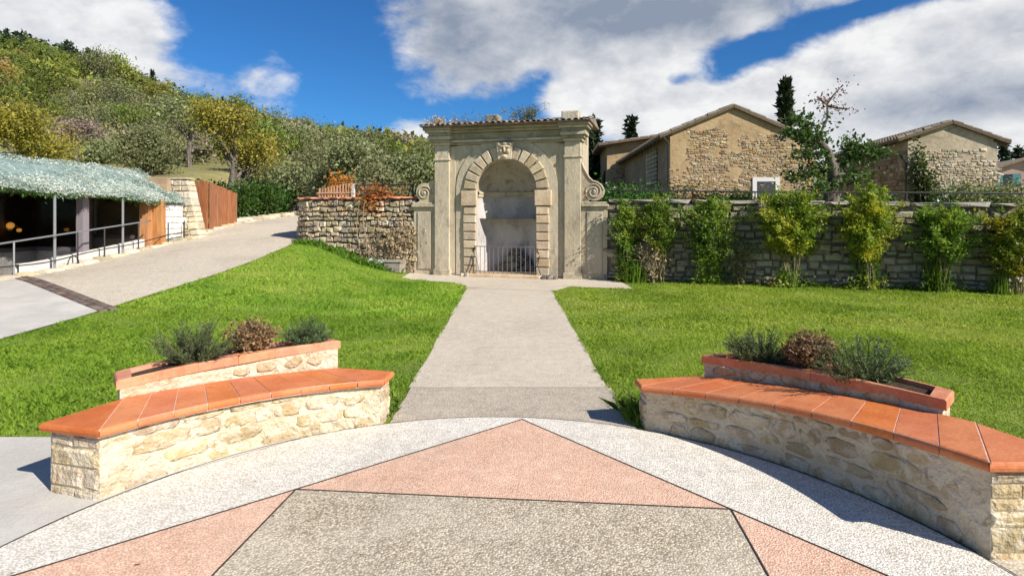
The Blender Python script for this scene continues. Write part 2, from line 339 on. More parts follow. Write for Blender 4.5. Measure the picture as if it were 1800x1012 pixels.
M['glass'] = glass_mat('window_glass')
M['lamp'] = emit_mat('lamp_glow', (1.0, .40, .07), .8)
M['white_paint'] = plain('white_paint', (.70, .68, .64), .6)
M['dark_glass'] = plain('dark_pane', (.03, .032, .04), .12, 0, spec=.8)
M['teal'] = plain('teal_shutter', (.10, .30, .30), .6)
M['pink_wall'] = stone_mat('pink_plaster', (.50, .34, .26), (.56, .40, .31), None, .5, .95, .2, 6, 0)
M['net_cloth'] = stone_mat('net_cloth', (.15, .21, .19), (.25, .33, .30), (.32, .38, .34), 5, .9, .5, 60, 0)
M['net'] = leaf_mat('pale_blue_net', [(.45, .62, .64), (.60, .72, .72), (.75, .78, .76)], .2)
M['bark'] = stone_mat('grey_bark', (.11, .09, .07), (.20, .17, .14), (.06, .05, .04), 9, .95, .9, 30, .15, (1, 1, .35))
M['stem'] = stone_mat('young_stem', (.17, .16, .07), (.26, .22, .12), None, 14, .8, .3, 40, .2)
M['stem_dark'] = stone_mat('dark_stem', (.085, .065, .04), (.14, .11, .07), None, 14, .8, .3, 40, .2)
M['dry'] = leaf_mat('dry_twigs', [(.30, .20, .11), (.48, .36, .22), (.58, .46, .30)], .1, .8)
M['grass'] = leaf_mat('grass_blades', [(.12, .19, .016), (.20, .325, .026), (.28, .42, .038), (.38, .47, .06), (.52, .50, .14)], .4, .6, .62, .55)
M['grass_dry'] = leaf_mat('yellower_grass', [(.145, .215, .02), (.245, .375, .032), (.33, .475, .046), (.43, .53, .075), (.55, .54, .16)], .4, .6, .6, .55)
M['grass_tall'] = leaf_mat('tall_grass', [(.08, .16, .016), (.15, .27, .026), (.22, .35, .04)], .4, .55)
M['shrub_g'] = leaf_mat('green_shrub_leaf', [(.05, .10, .013), (.11, .20, .024), (.19, .32, .04), (.30, .40, .05), (.42, .41, .05)], .45, .45, .55, 1.3)
M['shrub_y'] = leaf_mat('yellow_shrub_leaf', [(.08, .15, .016), (.18, .29, .028), (.31, .39, .04), (.46, .46, .045), (.60, .47, .045)], .45, .45, .6, 1.5)
M['laurel'] = leaf_mat('laurel_leaf', [(.03, .075, .012), (.055, .125, .02), (.09, .19, .03)], .3, .35)
M['olive'] = leaf_mat('olive_leaf', [(.10, .12, .045), (.17, .19, .075), (.25, .265, .12), (.34, .345, .19)], .3, .55, .4, .8)
M['autumn'] = leaf_mat('autumn_leaf', [(.11, .12, .02), (.24, .21, .035), (.36, .28, .05), (.44, .31, .08)], .4, .5, .4, .7)
M['orange_leaf'] = leaf_mat('orange_leaf', [(.20, .12, .02), (.48, .20, .025), (.58, .17, .04), (.52, .27, .03)], .4, .5, .4, 2)
M['tree_g'] = leaf_mat('woodland_leaf', [(.07, .11, .017), (.15, .195, .034), (.24, .27, .058)], .3, .6, .5, .1)
M['tree_yg'] = leaf_mat('pale_woodland_leaf', [(.16, .19, .028), (.26, .275, .05), (.36, .335, .07)], .3, .6, .5, .1)
M['tree_o'] = leaf_mat('rust_woodland_leaf', [(.20, .12, .03), (.30, .17, .05), (.36, .24, .09)], .25, .6, .4, .15)
M['tree_d'] = leaf_mat('conifer_leaf', [(.018, .034, .014), (.034, .056, .022), (.055, .08, .032)], .1, .6)
M['bare'] = leaf_mat('bare_twig', [(.20, .15, .12), (.30, .22, .18), (.40, .30, .25)], .1, .8)
M['cypress'] = leaf_mat('cypress_leaf', [(.014, .030, .010), (.028, .052, .016), (.045, .072, .024)], .1, .6)
M['rosemary'] = leaf_mat('rosemary_leaf', [(.06, .10, .035), (.11, .165, .06), (.18, .23, .11)], .25, .55)
M['drybush'] = leaf_mat('brown_bush_leaf', [(.16, .085, .04), (.29, .17, .085), (.40, .26, .14), (.20, .16, .06)], .25, .7)
M['silver'] = leaf_mat('silver_leaf', [(.08, .12, .075), (.26, .34, .29), (.46, .51, .46), (.68, .69, .63), (.34, .48, .45)], .25, .6, .5, 1.1)
M['fig'] = leaf_mat('dark_broad_leaf', [(.035, .075, .016), (.07, .125, .026), (.13, .19, .045)], .35, .4)
M['red_twig'] = leaf_mat('red_dry_leaf', [(.12, .05, .035), (.20, .09, .06)], .2, .6)

# ------------------------------------------------------------------ terrain
C0 = Vector((-0.14, 2.10))                      # centre of the round terrace
WL = lambda x: 15.28-0.273*(x+2.52)             # line of the garden wall and the niche front
ZD = [(-50, 0), (6.5, 0), (8.5, .10), (11, .36), (13, .54), (16, .82), (18, .98), (20, 1.22), (24, 1.5), (40, 3)]
def ywall(x):
    if x > -5.9: return WL(x)+.25
    if x > -6.9: return WL(-5.9)+.25+(25-WL(-5.9)-.25)*smst(x, -5.9, -6.9) if False else WL(-5.9)+.25+(25-WL(-5.9)-.25)*((-5.9-x)/1.0)
    return 25.0
def H(x, y):
    z = interp(y, ZD)*smst(x, -2.35, -5.9)
    z -= .11*smst(x, -7.5, -10.0)*smst(y, 10.5, 12.5)*smst(y, 19, 17)
    if -16.1 < x < -10.22 and 4 < y < 17.42: z += (-.12-z)*smst(x, -10.22, -10.42)
    elif x < -15: z += (2.9-z)*smst(x, -15.2, -17.5)*smst(y, 4, 8)
    return z
VR = [(-1500, 20), (-600, 40), (0, 92), (180, 138), (330, 203), (450, 240), (560, 266), (700, 288), (900, 292), (1100, 312), (1400, 322), (1800, 326), (3000, 326)]
def hill(x, y):
    y0 = ywall(x); zb = H(x, 25) if x < -6.9 else 1.5
    if x > -6.9 and x < -5.9: zb = H(x, y0)
    if -6.9 <= x < -5.0: zb = 1.5+(H(-6.9, 25)-1.5)*smst(x, -5.9, -6.9)
    u = x/max(y, 10)*1000+900
    zr = 1.65+(374-interp(u, VR))/1000*220
    ys = interp(u, [(0, 25), (600, 25), (800, 32), (1000, 60), (1800, 75)])
    s = min(1.0, max(0, (y-ys)/(220-ys)))
    z = zb+(zr-zb)*s**1.12
    if y > 220: z -= (y-220)*.10
    if y > 28: z += (math.sin(x*.11+1.3)*math.cos(y*.09)+.6*math.sin(x*.23+y*.17))*min(1.2, (y-28)*.02)
    return z
def frange(stops):
    r = []
    for a, b, s in stops: r += list(np.arange(a, b, s))
    return r
xs = frange([(-420, -60, 30), (-60, -20, 5), (-20, -10.6, .4), (-10.6, -10.1, .05), (-10.1, -7.2, .4), (-7.2, -5.6, .1), (-5.6, -2, .25), (-2, 14, 1.0), (14, 40, 4), (40, 520, 40)])
def column_sheet(name, y0f, y1f, ts, zf, mat):
    v = []; f = []; n = len(ts)
    for x in xs:
        a, b = y0f(x), y1f(x)
        for t in ts: y = a+(b-a)*t; v.append((x, y, zf(x, y)))
    for i in range(len(xs)-1):
        for j in range(n-1): f.append((i*n+j, (i+1)*n+j, (i+1)*n+j+1, i*n+j+1))
    return tag(mk(name, v, f, mat, smooth=True), kind='structure')
column_sheet('ground', lambda x: -60, ywall, list(np.linspace(0, .75, 12))+list(np.linspace(.76, 1, 90)), H, M['turf'])
column_sheet('hillside', ywall, lambda x: 420, [((i/90)**2.1) for i in range(91)], hill, M['hill'])

def sheet(name, inside, x0, x1, y0, y1, step, lift, mat, zf=H):
    pass
def strip_sheet(name, rows, lift, mat, n=14, parent=None):
    """rows: list of (left xy, right xy); fills between, following the terrain"""
    v = []; f = []
    for (a, b) in rows:
        for i in range(n):
            t = i/(n-1); x = a[0]+(b[0]-a[0])*t; y = a[1]+(b[1]-a[1])*t; v.append((x, y, H(x, y)+lift))
    for r in range(len(rows)-1):
        for i in range(n-1): f.append((r*n+i, r*n+i+1, (r+1)*n+i+1, (r+1)*n+i))
    o = mk(name, v, f, mat, parent, smooth=True)
    return o if parent else tag(o, kind='structure')
# drive: pale gravel up the hill, grey paving near us, a dark brick strip between
XR = [(4.2, -6.6), (7.2, -6.5), (8.5, -6.4), (11.2, -5.95), (13, -5.9), (15.6, -6.0), (17, -6.35), (25, -7.1)]
xdr = lambda y: interp(y, XR)
XL = lambda y: -10.25 if y < 18 else -10.25+(y-18)*.05
sa, sb = Vector((-11.6, 12.6)), Vector((-6.25, 8.8))       # ends of the dark strip
def along(t): return sa.lerp(sb, t)
rows = []
for i in range(40):
    t = i/39
    rows.append(((sa+(Vector((-10.1, 24.6))-sa)*t)[:], ((xdr(8.8+(24.9-8.8)*t)), 8.8+(24.9-8.8)*t)))
# left side runs up the building line
rows = []
for i in range(44):
    t = i/43; y = 8.9+t*16; rows.append(((max(-10.4, -10.4) if y > 11.8 else sa.x+(sb.x-sa.x)*(12.6-y)/(12.6-8.8), max(y, 0)), (xdr(y), y)))
rows = [(((-10.6, 12.0) if r[0][1] < 11.95 else (-10.6, r[0][1])) if False else r[0], r[1]) for r in rows]
strip_sheet('gravel_drive', rows, .022, M['drive_gravel'])
rows = []
for i in range(40):
    t = i/39; l = Vector((-14.0, -6+t*18.4)); r = Vector((-6.6, -6+t*14.8)) if False else None
    y = -6+t*18.6; y = 4.14 if i == 21 else 4.16 if i == 22 else y
    xr = (xdr(y) if y > 4.15 else C0.x-math.sqrt(max(0, 2.468**2-(y-C0.y)**2)) if abs(y-C0.y) < 2.4 else -2.2) if y < 8.8 else sb.x+(sa.x-sb.x)*(y-8.8)/(12.6-8.8)
    rows.append(((-16.0, y), (xr, y)))
strip_sheet('grey_paving', rows, .018, M['grey_pave'], 20)
bs = empty('brick_strip', (0, 0, 0)); tag(bs, kind='structure')
dirv = (sb-sa).normalized(); nrm = Vector((-dirv.y, dirv.x)); nb = 44; Ls = (sb-sa).length
for i in range(nb):
    for k in range(2):
        c = sa+dirv*(Ls*(i+.5+(.5 if k else 0))/nb)+nrm*(.12*(k-.5)); hx = Ls/nb*.46; hy = .054; p = []
        for (s, t) in ((-1, -1), (1, -1), (1, 1), (-1, 1)): q = c+dirv*(hx*s)+nrm*(hy*t); p.append((q.x, q.y))
        mb = MB(); zc = [H(*q) for q in p]
        mb.add([(q[0], q[1], z+.0) for q, z in zip(p, zc)]+[(q[0], q[1], z+.034+random.uniform(-.003, .003)) for q, z in zip(p, zc)], [(4, 5, 6, 7), (0, 1, 5, 4), (1, 2, 6, 5), (2, 3, 7, 6), (3, 0, 4, 7)])
        mb.build('brick', M['brick_dark'], bs)
v = []; f = []
for k in range(25):
    a = R(-45+k*2.45)
    for r_ in (2.466, 2.60, 2.74+.02*math.sin(k*1.7)): v.append((C0.x+r_*math.cos(a), C0.y+r_*math.sin(a), .010))
for k in range(24): f += [(3*k, 3*k+1, 3*k+4, 3*k+3), (3*k+1, 3*k+2, 3*k+5, 3*k+4)]
tag(mk('gravel_margin', v, f, M['drive_gravel']), kind='structure')
# path and forecourt
def path_x(y): return -.93-.004*(y-4.5), .88-.010*(y-4.5)
rows = []
for i in range(50):
    y = 5.36+i/49*(12.75-5.36); a, b = path_x(y); rows.append(((a-.03+.012*math.sin(y*3.1), y), (b+.03+.012*math.sin(y*2.7+1), y)))
strip_sheet('gravel_path', rows, .008, M['path_gravel'], 8)
strip_sheet('path_band', [((-.96, 4.1), (.95, 4.1)), ((-.95, 5.345), (.93, 5.345))], .010, M['path_band'], 8)
strip_sheet('path_joint', [((-.95, 5.34), (.93, 5.34)), ((-.95, 5.365), (.93, 5.365))], .006, M['joint'], 4)
rows = []
for i in range(40):
    x = -2.75+i/39*5.35
    w = 1.25+.9*smst(abs(x+.02), 1.4, .85)*0.9-.35*smst(x, -1.6, -2.7)
    rows.append(((x, WL(x)-w-.35), (x, WL(x)+.1)))
strip_sheet('forecourt', rows, .012, M['path_gravel'], 8)

# round terrace with a four-pointed star
def pol(a, r): return (C0.x+r*math.cos(R(a)), C0.y+r*math.sin(R(a)))
ROT = R(-5.2)
def rot(x, y): return (C0.x+x*math.cos(ROT)-y*math.sin(ROT), C0.y+x*math.sin(ROT)+y*math.cos(ROT))
RC = 2.46
plaza = empty('plaza', (C0.x, C0.y, 0)); tag(plaza, kind='structure')
def flat(name, pts, z0, z1, mat, parent, smooth=False):
    px, py = parent.location.x, parent.location.y
    mb = MB().prism([(p[0]-px, p[1]-py) for p in pts][::1], z1, z0, 'z'); return mb.build(name, mat, parent)
SW, SH, SA = 1.25, 1.16, 2.42
sq = [rot(-SW, SH), rot(SW, SH), rot(SW, -SH), rot(-SW, -SH)]; ap = [rot(0, SA), rot(SA, 0), rot(0, -SA), rot(-SA, 0)]
flat('grey_square', sq, -.05, .014, M['grey_agg'], plaza)
for i in range(4): flat('pink_triangle', [sq[i], ap[i], sq[(i+1) % 4]], -.05, .014, M['pink_agg'], plaza)
def ang(p): return math.degrees(math.atan2(p[1]-C0.y, p[0]-C0.x))
for i in range(4):                                   # white fields between star and circle
    a0, a1 = ang(ap[i]), ang(ap[(i+1) % 4])
    while a1 > a0: a1 -= 360
    c = sq[(i+1) % 4]; arc = [pol(a0+(a1-a0)*k/32, RC) for k in range(33)]
    flat('white_field', [c]+[ap[i]]+arc+[ap[(i+1) % 4]], -.05, .014, M['white_agg'], plaza)
def inlay(a, b, w=.0075):
    d = Vector((b[0]-a[0], b[1]-a[1])).normalized(); n = Vector((-d.y, d.x))*w/2
    flat('dark_joint', [(a[0]+n.x, a[1]+n.y), (b[0]+n.x, b[1]+n.y), (b[0]-n.x, b[1]-n.y), (a[0]-n.x, a[1]-n.y)], 0, .018, M['joint'], plaza)
for i in range(4):
    inlay(sq[i], sq[(i+1) % 4]); inlay(sq[i], ap[i]); inlay(ap[i], sq[(i+1) % 4])
px, py = plaza.location.x, plaza.location.y
ri = [(p[0]-px, p[1]-py, z) for z in (.019,) for k in range(120) for p in (pol(k*3, RC-.004), pol(k*3, RC+.004))]
mk('rim_joint', ri, [(2*k, 2*k+1, (2*k+3) % 240, (2*k+2) % 240) for k in range(120)], M['joint'], plaza)

# ------------------------------------------------------------------ curved benches
def irregular_stone(face, s, t, w, h, proud, n=9, pw=3.0, jr=.26):
    """a rounded stone lying in a face; face(s,t,d)->point, d outward"""
    v = []; f = []; ph = random.uniform(0, 6)
    rr = [1+random.uniform(-jr, jr*.5) for _ in range(n)]
    for ring, (k, d) in enumerate(((1.0, -.03), (.97, proud*.55), (.72, proud), )):
        for i in range(n):
            a = ph+2*math.pi*i/n; cx, cy = math.cos(a), math.sin(a)
            e = (abs(cx)**pw+abs(cy)**pw)**(-1/pw)
            v.append(face(s+cx*e*w/2*rr[i]*k, t+cy*e*h/2*rr[i]*k, d+random.uniform(-.002, .002)*(ring > 0)))
    for r_ in range(2):
        for i in range(n): f.append((r_*n+i, r_*n+(i+1) % n, (r_+1)*n+(i+1) % n, (r_+1)*n+i))
    v.append(face(s, t, proud*1.05)); c = len(v)-1
    for i in range(n): f.append((2*n+i, 2*n+(i+1) % n, c))
    return v, f
def bench(name, side, fa, ba, tipn, tipf, zn, zf_, pl, label):
    """fa/ba: near and far angle of front edge/back line; zn, zf_: seat height near and far"""
    RF, RB = 2.44, 2.93
    bt = empty(name, (*pol((fa[0]+fa[1])/2, 2.65), 0), 0, label, 'bench')
    off = bt.location
    loc = lambda x, y, z: (x-off.x, y-off.y, z)
    def zt(a): return zn+(zf_-zn)*(a-fa[0])/(fa[1]-fa[0])
    TH = .05; flip = side < 0
    def solid(name, mat, outline_in, outline_out, prof, par=bt, smooth=False):
        pass
    # masonry body
    n = 40; v = []; f = []; prof = []
    a0, a1 = fa[0]+(fa[1]-fa[0])*.015, fa[1]-(fa[1]-fa[0])*.015
    for i in range(n+1):
        a = a0+(a1-a0)*i/n; ab = (ba[0]+(ba[1]-ba[0])*i/n)
        for j in range(7):
            z = -.04+(zt(a)-TH+.04)*j/6; w = .012*(math.sin(i*1.7+j*2.1)+math.sin(i*.9-j*1.3)) if 0 < i < n else 0
            x, y = pol(a+w*3*(j > 0 and j < 6), RF+.05+w*.35); v.append(loc(x, y, z))
        x, y = pol(ab, RB+.02); v.append(loc(x, y, zt(a)-TH)); v.append(loc(x, y, -.04))
    m = 9
    for i in range(n):
        for j in range(m): q = (i*m+j, (i+1)*m+j, (i+1)*m+(j+1) % m, i*m+(j+1) % m); f.append(q[::-1] if flip else q)
    f += [tuple(range(m)) if not flip else tuple(range(m-1, -1, -1)), tuple(range(n*m+m-1, n*m-1, -1)) if not flip else tuple(range(n*m, n*m+m))]
    body = mk('masonry', v, f, M['mortar'], bt, smooth=False)
    # stones showing through the mortar of the front face
    def front(s, t, d):
        a = a0+(a1-a0)*s; x, y = pol(a, RF+.05-d); return loc(x, y, t)
    Lf = abs(R(a1-a0))*(RF+.05); random.seed(41 if side < 0 else 77); z = -.02
    while z < .40:
        h = random.uniform(.075, .135); s = -random.uniform(0, .08)
        while s < .99:
            w = random.uniform(.12, .36); sw = w/Lf; a = a0+(a1-a0)*min(1, max(0, s+sw/2)); hh = min(h*random.uniform(.85, 1.1), zt(a)-TH-.006-z)
            if s > -.001 and s+sw < 1.0 and hh > .035 and random.random() < .93:
                vv, ff = irregular_stone(lambda p, q, d: front(p/Lf, q, d), (s+sw/2)*Lf, z+hh/2, w-.012, hh-.010, random.uniform(.002, .008), 12, 4.0, .16)
                mk('stone', vv, [q[::-1] for q in ff] if not flip else ff, M['bench_stone'], body, smooth=True)
            s += sw
        z += h
    # squared quoins on both end faces
    for e, a, b, tip_ in ((0, a0, ba[0], tipn), (1, a1, ba[1], tipf)):
        p0 = Vector((*pol(a, RF+.05), 0)); pB = Vector((*pol(b, RB+.0), 0)); p1 = Vector((*pol(*tip_), 0)); p1 = p1.lerp((p0+pB)/2, .16)
        zw = zt(a)-TH-.002; tri = [p0, p1, pB]; vw = [loc(q.x, q.y, z_) for z_ in (-.04, zw) for q in tri]
        mk('end_masonry', vw, [(0, 1, 2), (5, 4, 3)]+[(i, i+3, (i+1) % 3+3, (i+1) % 3) for i in range(3)], M['mortar'], bt)
        dd = (p1-p0); le = dd.length; dd.normalize(); nn = Vector((dd.y, -dd.x, 0))
        if nn.dot(p0-pB) < 0: nn = -nn
        z = -.03; top = zt(a)-TH-.004
        while z < top-.03:
            h = min(random.uniform(.06, .13), top-z); x = 0.0; cut = [0, random.uniform(.3, .7), 1] if random.random() < .6 else [0, 1]
            for i in range(len(cut)-1):
                x0, x1 = cut[i]*le+.002, cut[i+1]*le-.006; pr = random.uniform(.006, .018); c = .016
                ring = [(x0, z+.004), (x1, z+.004), (x1, z+h-.006), (x0, z+h-.006)]; inn = [(x0+c, z+.004+c), (x1-c, z+.004+c), (x1-c, z+h-.006-c), (x0+c, z+h-.006-c)]
                P = lambda q, d: loc(*(p0+dd*q[0]+nn*d)[:2], q[1])
                vv = [P(q, -.05) for q in ring]+[P(q, pr-c*.6) for q in ring]+[P((q[0]+random.uniform(-.01, .01), q[1]+random.uniform(-.006, .006)), pr+random.uniform(-.006, .006)) for q in inn]
                ff = [(k+i_, k+(i_+1) % 4, k+4+(i_+1) % 4, k+4+i_) for k in (0, 4) for i_ in range(4)]+[(8, 9, 10, 11)]
                mk('stone', vv, ff, M['bench_stone'], body)
            z += h
    # mortar bed under the seat tiles, seen as pale joints
    v = []; f = []
    for i in range(n+1):
        a = fa[0]+(fa[1]-fa[0])*i/n; b = ba[0]+(ba[1]-ba[0])*i/n
        for (aa, rr) in ((a, RF+.012), (b, RB+.01)):
            for dz in (-TH, -.003): v.append(loc(*pol(aa, rr), zt(a)+dz))
    for i in range(n):
        k = 4*i; f += [(k+1, k+3, k+7, k+5), (k, k+4, k+6, k+2), (k, k+1, k+5, k+4), (k+2, k+6, k+7, k+3)]
    f += [(0, 2, 3, 1), (4*n, 4*n+1, 4*n+3, 4*n+2)]
    mk('tile_bed', v, f, M['grout'], bt)
    # seat tiles: round-nosed wedges
    nt = 9; gp = .0035
    for i in range(nt):
        v = []; f = []; K = 5
        for k in range(K):
            t = (i+k/(K-1))/nt; tt = t+(gp/1.9 if k == 0 else -gp/1.9 if k == K-1 else 0)
            a = fa[0]+(fa[1]-fa[0])*tt; b = ba[0]+(ba[1]-ba[0])*tt; z = zt(a)+(.0015*math.sin(i*5.1))
            A = Vector(pol(a, RF)); B = Vector(pol(b, RB+.005)); d = (B-A); l = d.length; d.normalize()
            for (r_, dz) in ((l, 0), (.024, 0), (.010, -.005), (.002, -.015), (.0, -.027), (.004, -.040), (.014, -.048), (.03, -.05), (l, -.05)):
                q = A+d*r_; v.append(loc(q.x, q.y, z+dz))
        m = 9
        for k in range(K-1):
            for j in range(m): q = (k*m+j, (k+1)*m+j, (k+1)*m+(j+1) % m, k*m+(j+1) % m); f.append(q if not flip else q[::-1])
        f += [tuple(range(m-1, -1, -1)), tuple(range((K-1)*m, K*m))] if not flip else [tuple(range(m)), tuple(range(K*m-1, (K-1)*m-1, -1))]
        mk('seat_tile', v, f, M['tile'], bt)
    for (a, b, tip) in ((fa[0], ba[0], tipn), (fa[1], ba[1], tipf)):
        F, B, T = Vector(pol(a, RF)), Vector(pol(b, RB+.005)), Vector(pol(*tip)); z = zt(a)
        c = (F+B+T)/3
        def sh(p, k): return p+(c-p).normalized()*k
        tri = [F, T, B]; rings = [([sh(p, .020) for p in tri], 0), ([sh(p, .010) for p in tri], -.004), ([sh(p, .003) for p in tri], -.014), (tri, -.027), ([sh(p, .008) for p in tri], -.044), ([sh(p, .02) for p in tri], -.05)]
        v = [loc(p.x, p.y, z+dz) for ps, dz in rings for p in ps]
        f = [(0, 1, 2), (17, 16, 15)]+[(3*r_+i, 3*r_+(i+1) % 3, 3*r_+3+(i+1) % 3, 3*r_+3+i) for r_ in range(5) for i in range(3)]
        mk('end_tile', v, f, M['tile'], bt)
    # planter behind the seat
    pa0, pa1, ztop, ztf = pl; RI, RO = 2.95, 3.36
    pn = 24; pz = lambda a: ztop+(ztf-ztop)*(a-pa0)/(pa1-pa0)
    planter = None; v = []; f = []
    ring = []
    for i in range(pn+1): a = pa0+(pa1-pa0)*i/pn; ring.append((pol(a, RI), pz(a)))
    for i in range(pn+1): a = pa1+(pa0-pa1)*i/pn; tq = (a-pa0)/(pa1-pa0); ring.append((pol(a-(a-(pa0+pa1)/2)*.10, RI+.24*(1-tq)**.7+.13*tq+.10*math.sin(math.pi*tq)), pz(a)))
    cx, cy = pol((pa0+pa1)/2, (RI+RO)/2); N_ = len(ring)
    def inset(p, k):
        d = Vector((cx-p[0], cy-p[1])); return (p[0]+d.x/d.length*k, p[1]+d.y/d.length*k)
    CT = .062
    for (p, z) in ring:
        q = inset(p, .07); v += [loc(p[0], p[1], -.03), loc(p[0], p[1], z-CT), loc(q[0], q[1], z-CT), loc(q[0], q[1], .1)]
    for i in range(N_):
        j = (i+1) % N_
        for k in range(3): q = (4*i+k, 4*j+k, 4*j+k+1, 4*i+k+1); f.append(q if flip else q[::-1])
    planter = mk('planter_wall', v, f, M['mortar'], bt)
    def pface(s, t, d):
        a = pa0+(pa1-pa0)*s; x, y = pol(a, RI-d); return loc(x, y, t)
    Lp = abs(R(pa1-pa0))*RI; s = .02
    while s < .9:
        w = random.uniform(.12, .24); a = pa0+(pa1-pa0)*(s+w/Lp/2)
        if random.random() < .7 and s+w/Lp < .99:
            vv, ff = irregular_stone(lambda p, q, d: pface(p/Lp, q, d), s*Lp+w/2, (zt(a)+pz(a)-CT)/2, w, .09, .010)
            mk('stone', vv, [q[::-1] for q in ff] if not flip else ff, M['bench_stone'], planter, smooth=True)
        s += w/Lp+random.uniform(.01, .06)
    # coping tiles round the planter rim
    def cope(seg, inside):
        v = []; f = []
        for (p, z) in seg:
            c_ = inset(p, -.022); q = inset(p, .075)
            v += [loc(c_[0], c_[1], z-CT), loc(c_[0], c_[1], z-.008), loc(*inset(p, -.012), z), loc(q[0], q[1], z), loc(q[0], q[1], z-CT)]
        k = len(seg)
        for i in range(k-1):
            for j in range(5): qd = (5*i+j, 5*i+5+j, 5*i+5+(j+1) % 5, 5*i+(j+1) % 5); f.append(qd if flip else qd[::-1])
        f += [(0, 1, 2, 3, 4), (5*k-1, 5*k-2, 5*k-3, 5*k-4, 5*k-5)]
        mk('coping_tile', v, f, M['tile_old'], planter)
    lerp2 = lambda A, B, t: ((A[0][0]+(B[0][0]-A[0][0])*t, A[0][1]+(B[0][1]-A[0][1])*t), A[1]+(B[1]-A[1])*t)
    cuts = [0, 4, 8, 12, 16, 20, 24, 25, 29, 33, 37, 41, 45, 49]
    rr = ring+[ring[0]]
    for a_, b_ in zip(cuts[:-1], cuts[1:]):
        seg = rr[a_:b_+1]; seg = [lerp2(seg[0], seg[1], .02 if b_-a_ > 1 else .006)]+seg[1:-1]+[lerp2(seg[-2], seg[-1], .98 if b_-a_ > 1 else .994)]; cope(seg, True)
    seg = [rr[49], rr[50] if len(rr) > 50 else rr[0]]; cope(seg, True)
    so_ = [loc(*inset(p, .065), z-.03) for p, z in ring]; cc = loc(cx, cy, (ztop+ztf)/2-.01)
    mk('soil', so_+[cc], [(i, (i+1) % N_, N_) if not flip else ((i+1) % N_, i, N_) for i in range(N_)], M['soil'], planter)
    return dict(c=(cx, cy), pol=lambda t, r_: pol(pa0+(pa1-pa0)*t, r_), z=ztop*.5+ztf*.5-.04)
BL = bench('curved_bench', -1, (153.3, 110.2), (145.6, 116.2), (155.3, 2.87), (107.9, 2.66), .430, .362, (146.0, 116.4, .55, .585), 'curved stone bench with terracotta seat, sunlit front, left of the path')
BR = bench('curved_bench', 1, (13.3, 63.0), (21.6, 56.2), (11.0, 2.93), (65.0, 2.60), .482, .350, (25.0, 55.5, .555, .515), 'curved stone bench with terracotta seat, shaded front, right of the path')

# ------------------------------------------------------------------ foliage makers
def leaves(P, size, aspect=.5, up=.3, rnd=.3, droop=0.0, axis=None):
    """P (n,3): a kite-shaped leaf at each point; returns (n,4,3)"""
    n = len(P); d = rng.normal(size=(n, 3))
    if axis is not None: d = d*rnd*1.6+axis
    d[:, 2] += up-droop; d /= np.linalg.norm(d, axis=1)[:, None]+1e-9
    w = np.cross(d, rng.normal(size=(n, 3))); w /= np.linalg.norm(w, axis=1)[:, None]+1e-9
    s = (size*(1+rng.uniform(-.4, .4, n)))[:, None]; b = w*s*aspect*.5
    return np.stack([P, P+d*s*.45+b, P+d*s, P+d*s*.45-b], 1)
def branchy(mb, base, h, r, spread, levels=3, kids=3, bend=.25, seed=0, lean=(0, 0), start=.35, ratio=.62):
    """recursive tapered limbs; returns tip list"""
    rr = random.Random(seed); tips = []
    def grow(p, d, l, r_, lev):
        pts = [p]; rad = [r_]; q = p.copy(); dd = d.copy(); n = 5
        for i in range(n):
            dd = (dd+Vector((rr.uniform(-1, 1), rr.uniform(-1, 1), rr.uniform(-.4, .8)))*bend*.5).normalized(); q = q+dd*(l/n); pts.append(q.copy()); rad.append(r_*(1-.55*(i+1)/n))
        mb.tube(pts, rad, 7 if lev == levels else 5, True)
        if lev == 0: tips.append((q, dd)); tips.append((pts[3], dd)); return
        if lev < levels: tips.append((pts[4], dd))
        for k in range(kids+(rr.random() < .4)):
            t = start+(1-start)*(k+rr.random())/kids; t = min(t, .98); i = min(int(t*n), n-1); b = pts[i].lerp(pts[i+1], t*n-i)
            a = rr.uniform(0, 6.283); out = Vector((math.cos(a), math.sin(a), rr.uniform(.1, .7)))
            nd = (dd*(1-spread)+out*spread).normalized(); grow(b, nd, l*ratio*rr.uniform(.75, 1.15), rad[i]*.6, lev-1)
        grow(q, dd, l*ratio*.8, rad[-1], lev-1)
    grow(Vector(base), Vector((lean[0], lean[1], 1)).normalized(), h, r, levels); return tips
def cluster(tips, n, rad, flat_=.8):
    T = np.array([list(t[0]) for t in tips]); idx = rng.integers(0, len(T), n)
    return T[idx]+rng.normal(size=(n, 3))*np.array([rad, rad, rad*flat_])
def tree(name, loc, h, trunk_r, spread, leafmat, nleaf, lsize, label, cat='tree', group=None, rad=.35, levels=3, kids=3, seed=1, aspect=.5, barkmat=None, lean=(0, 0), start=.35, bend=.25, trunk=.35, ratio=.62, droop=0):
    t = empty(name, loc, 0, label, cat, group); mb = MB()
    tips = branchy(mb, (0, 0, -.1), h*trunk, trunk_r, spread, levels, kids, bend, seed, lean, start, ratio)
    zmax = max(t_[0].z for t_ in tips); k = h*.93/zmax
    mb.v = [(v[0]*k, v[1]*k, v[2]*k) for v in mb.v]; tips = [(a*k, b) for a, b in tips]
    mb.build('trunk', barkmat or M['bark'], t, True)
    quads('crown', leaves(cluster(tips, nleaf, rad), lsize, aspect, droop=droop), leafmat, t)
    return t

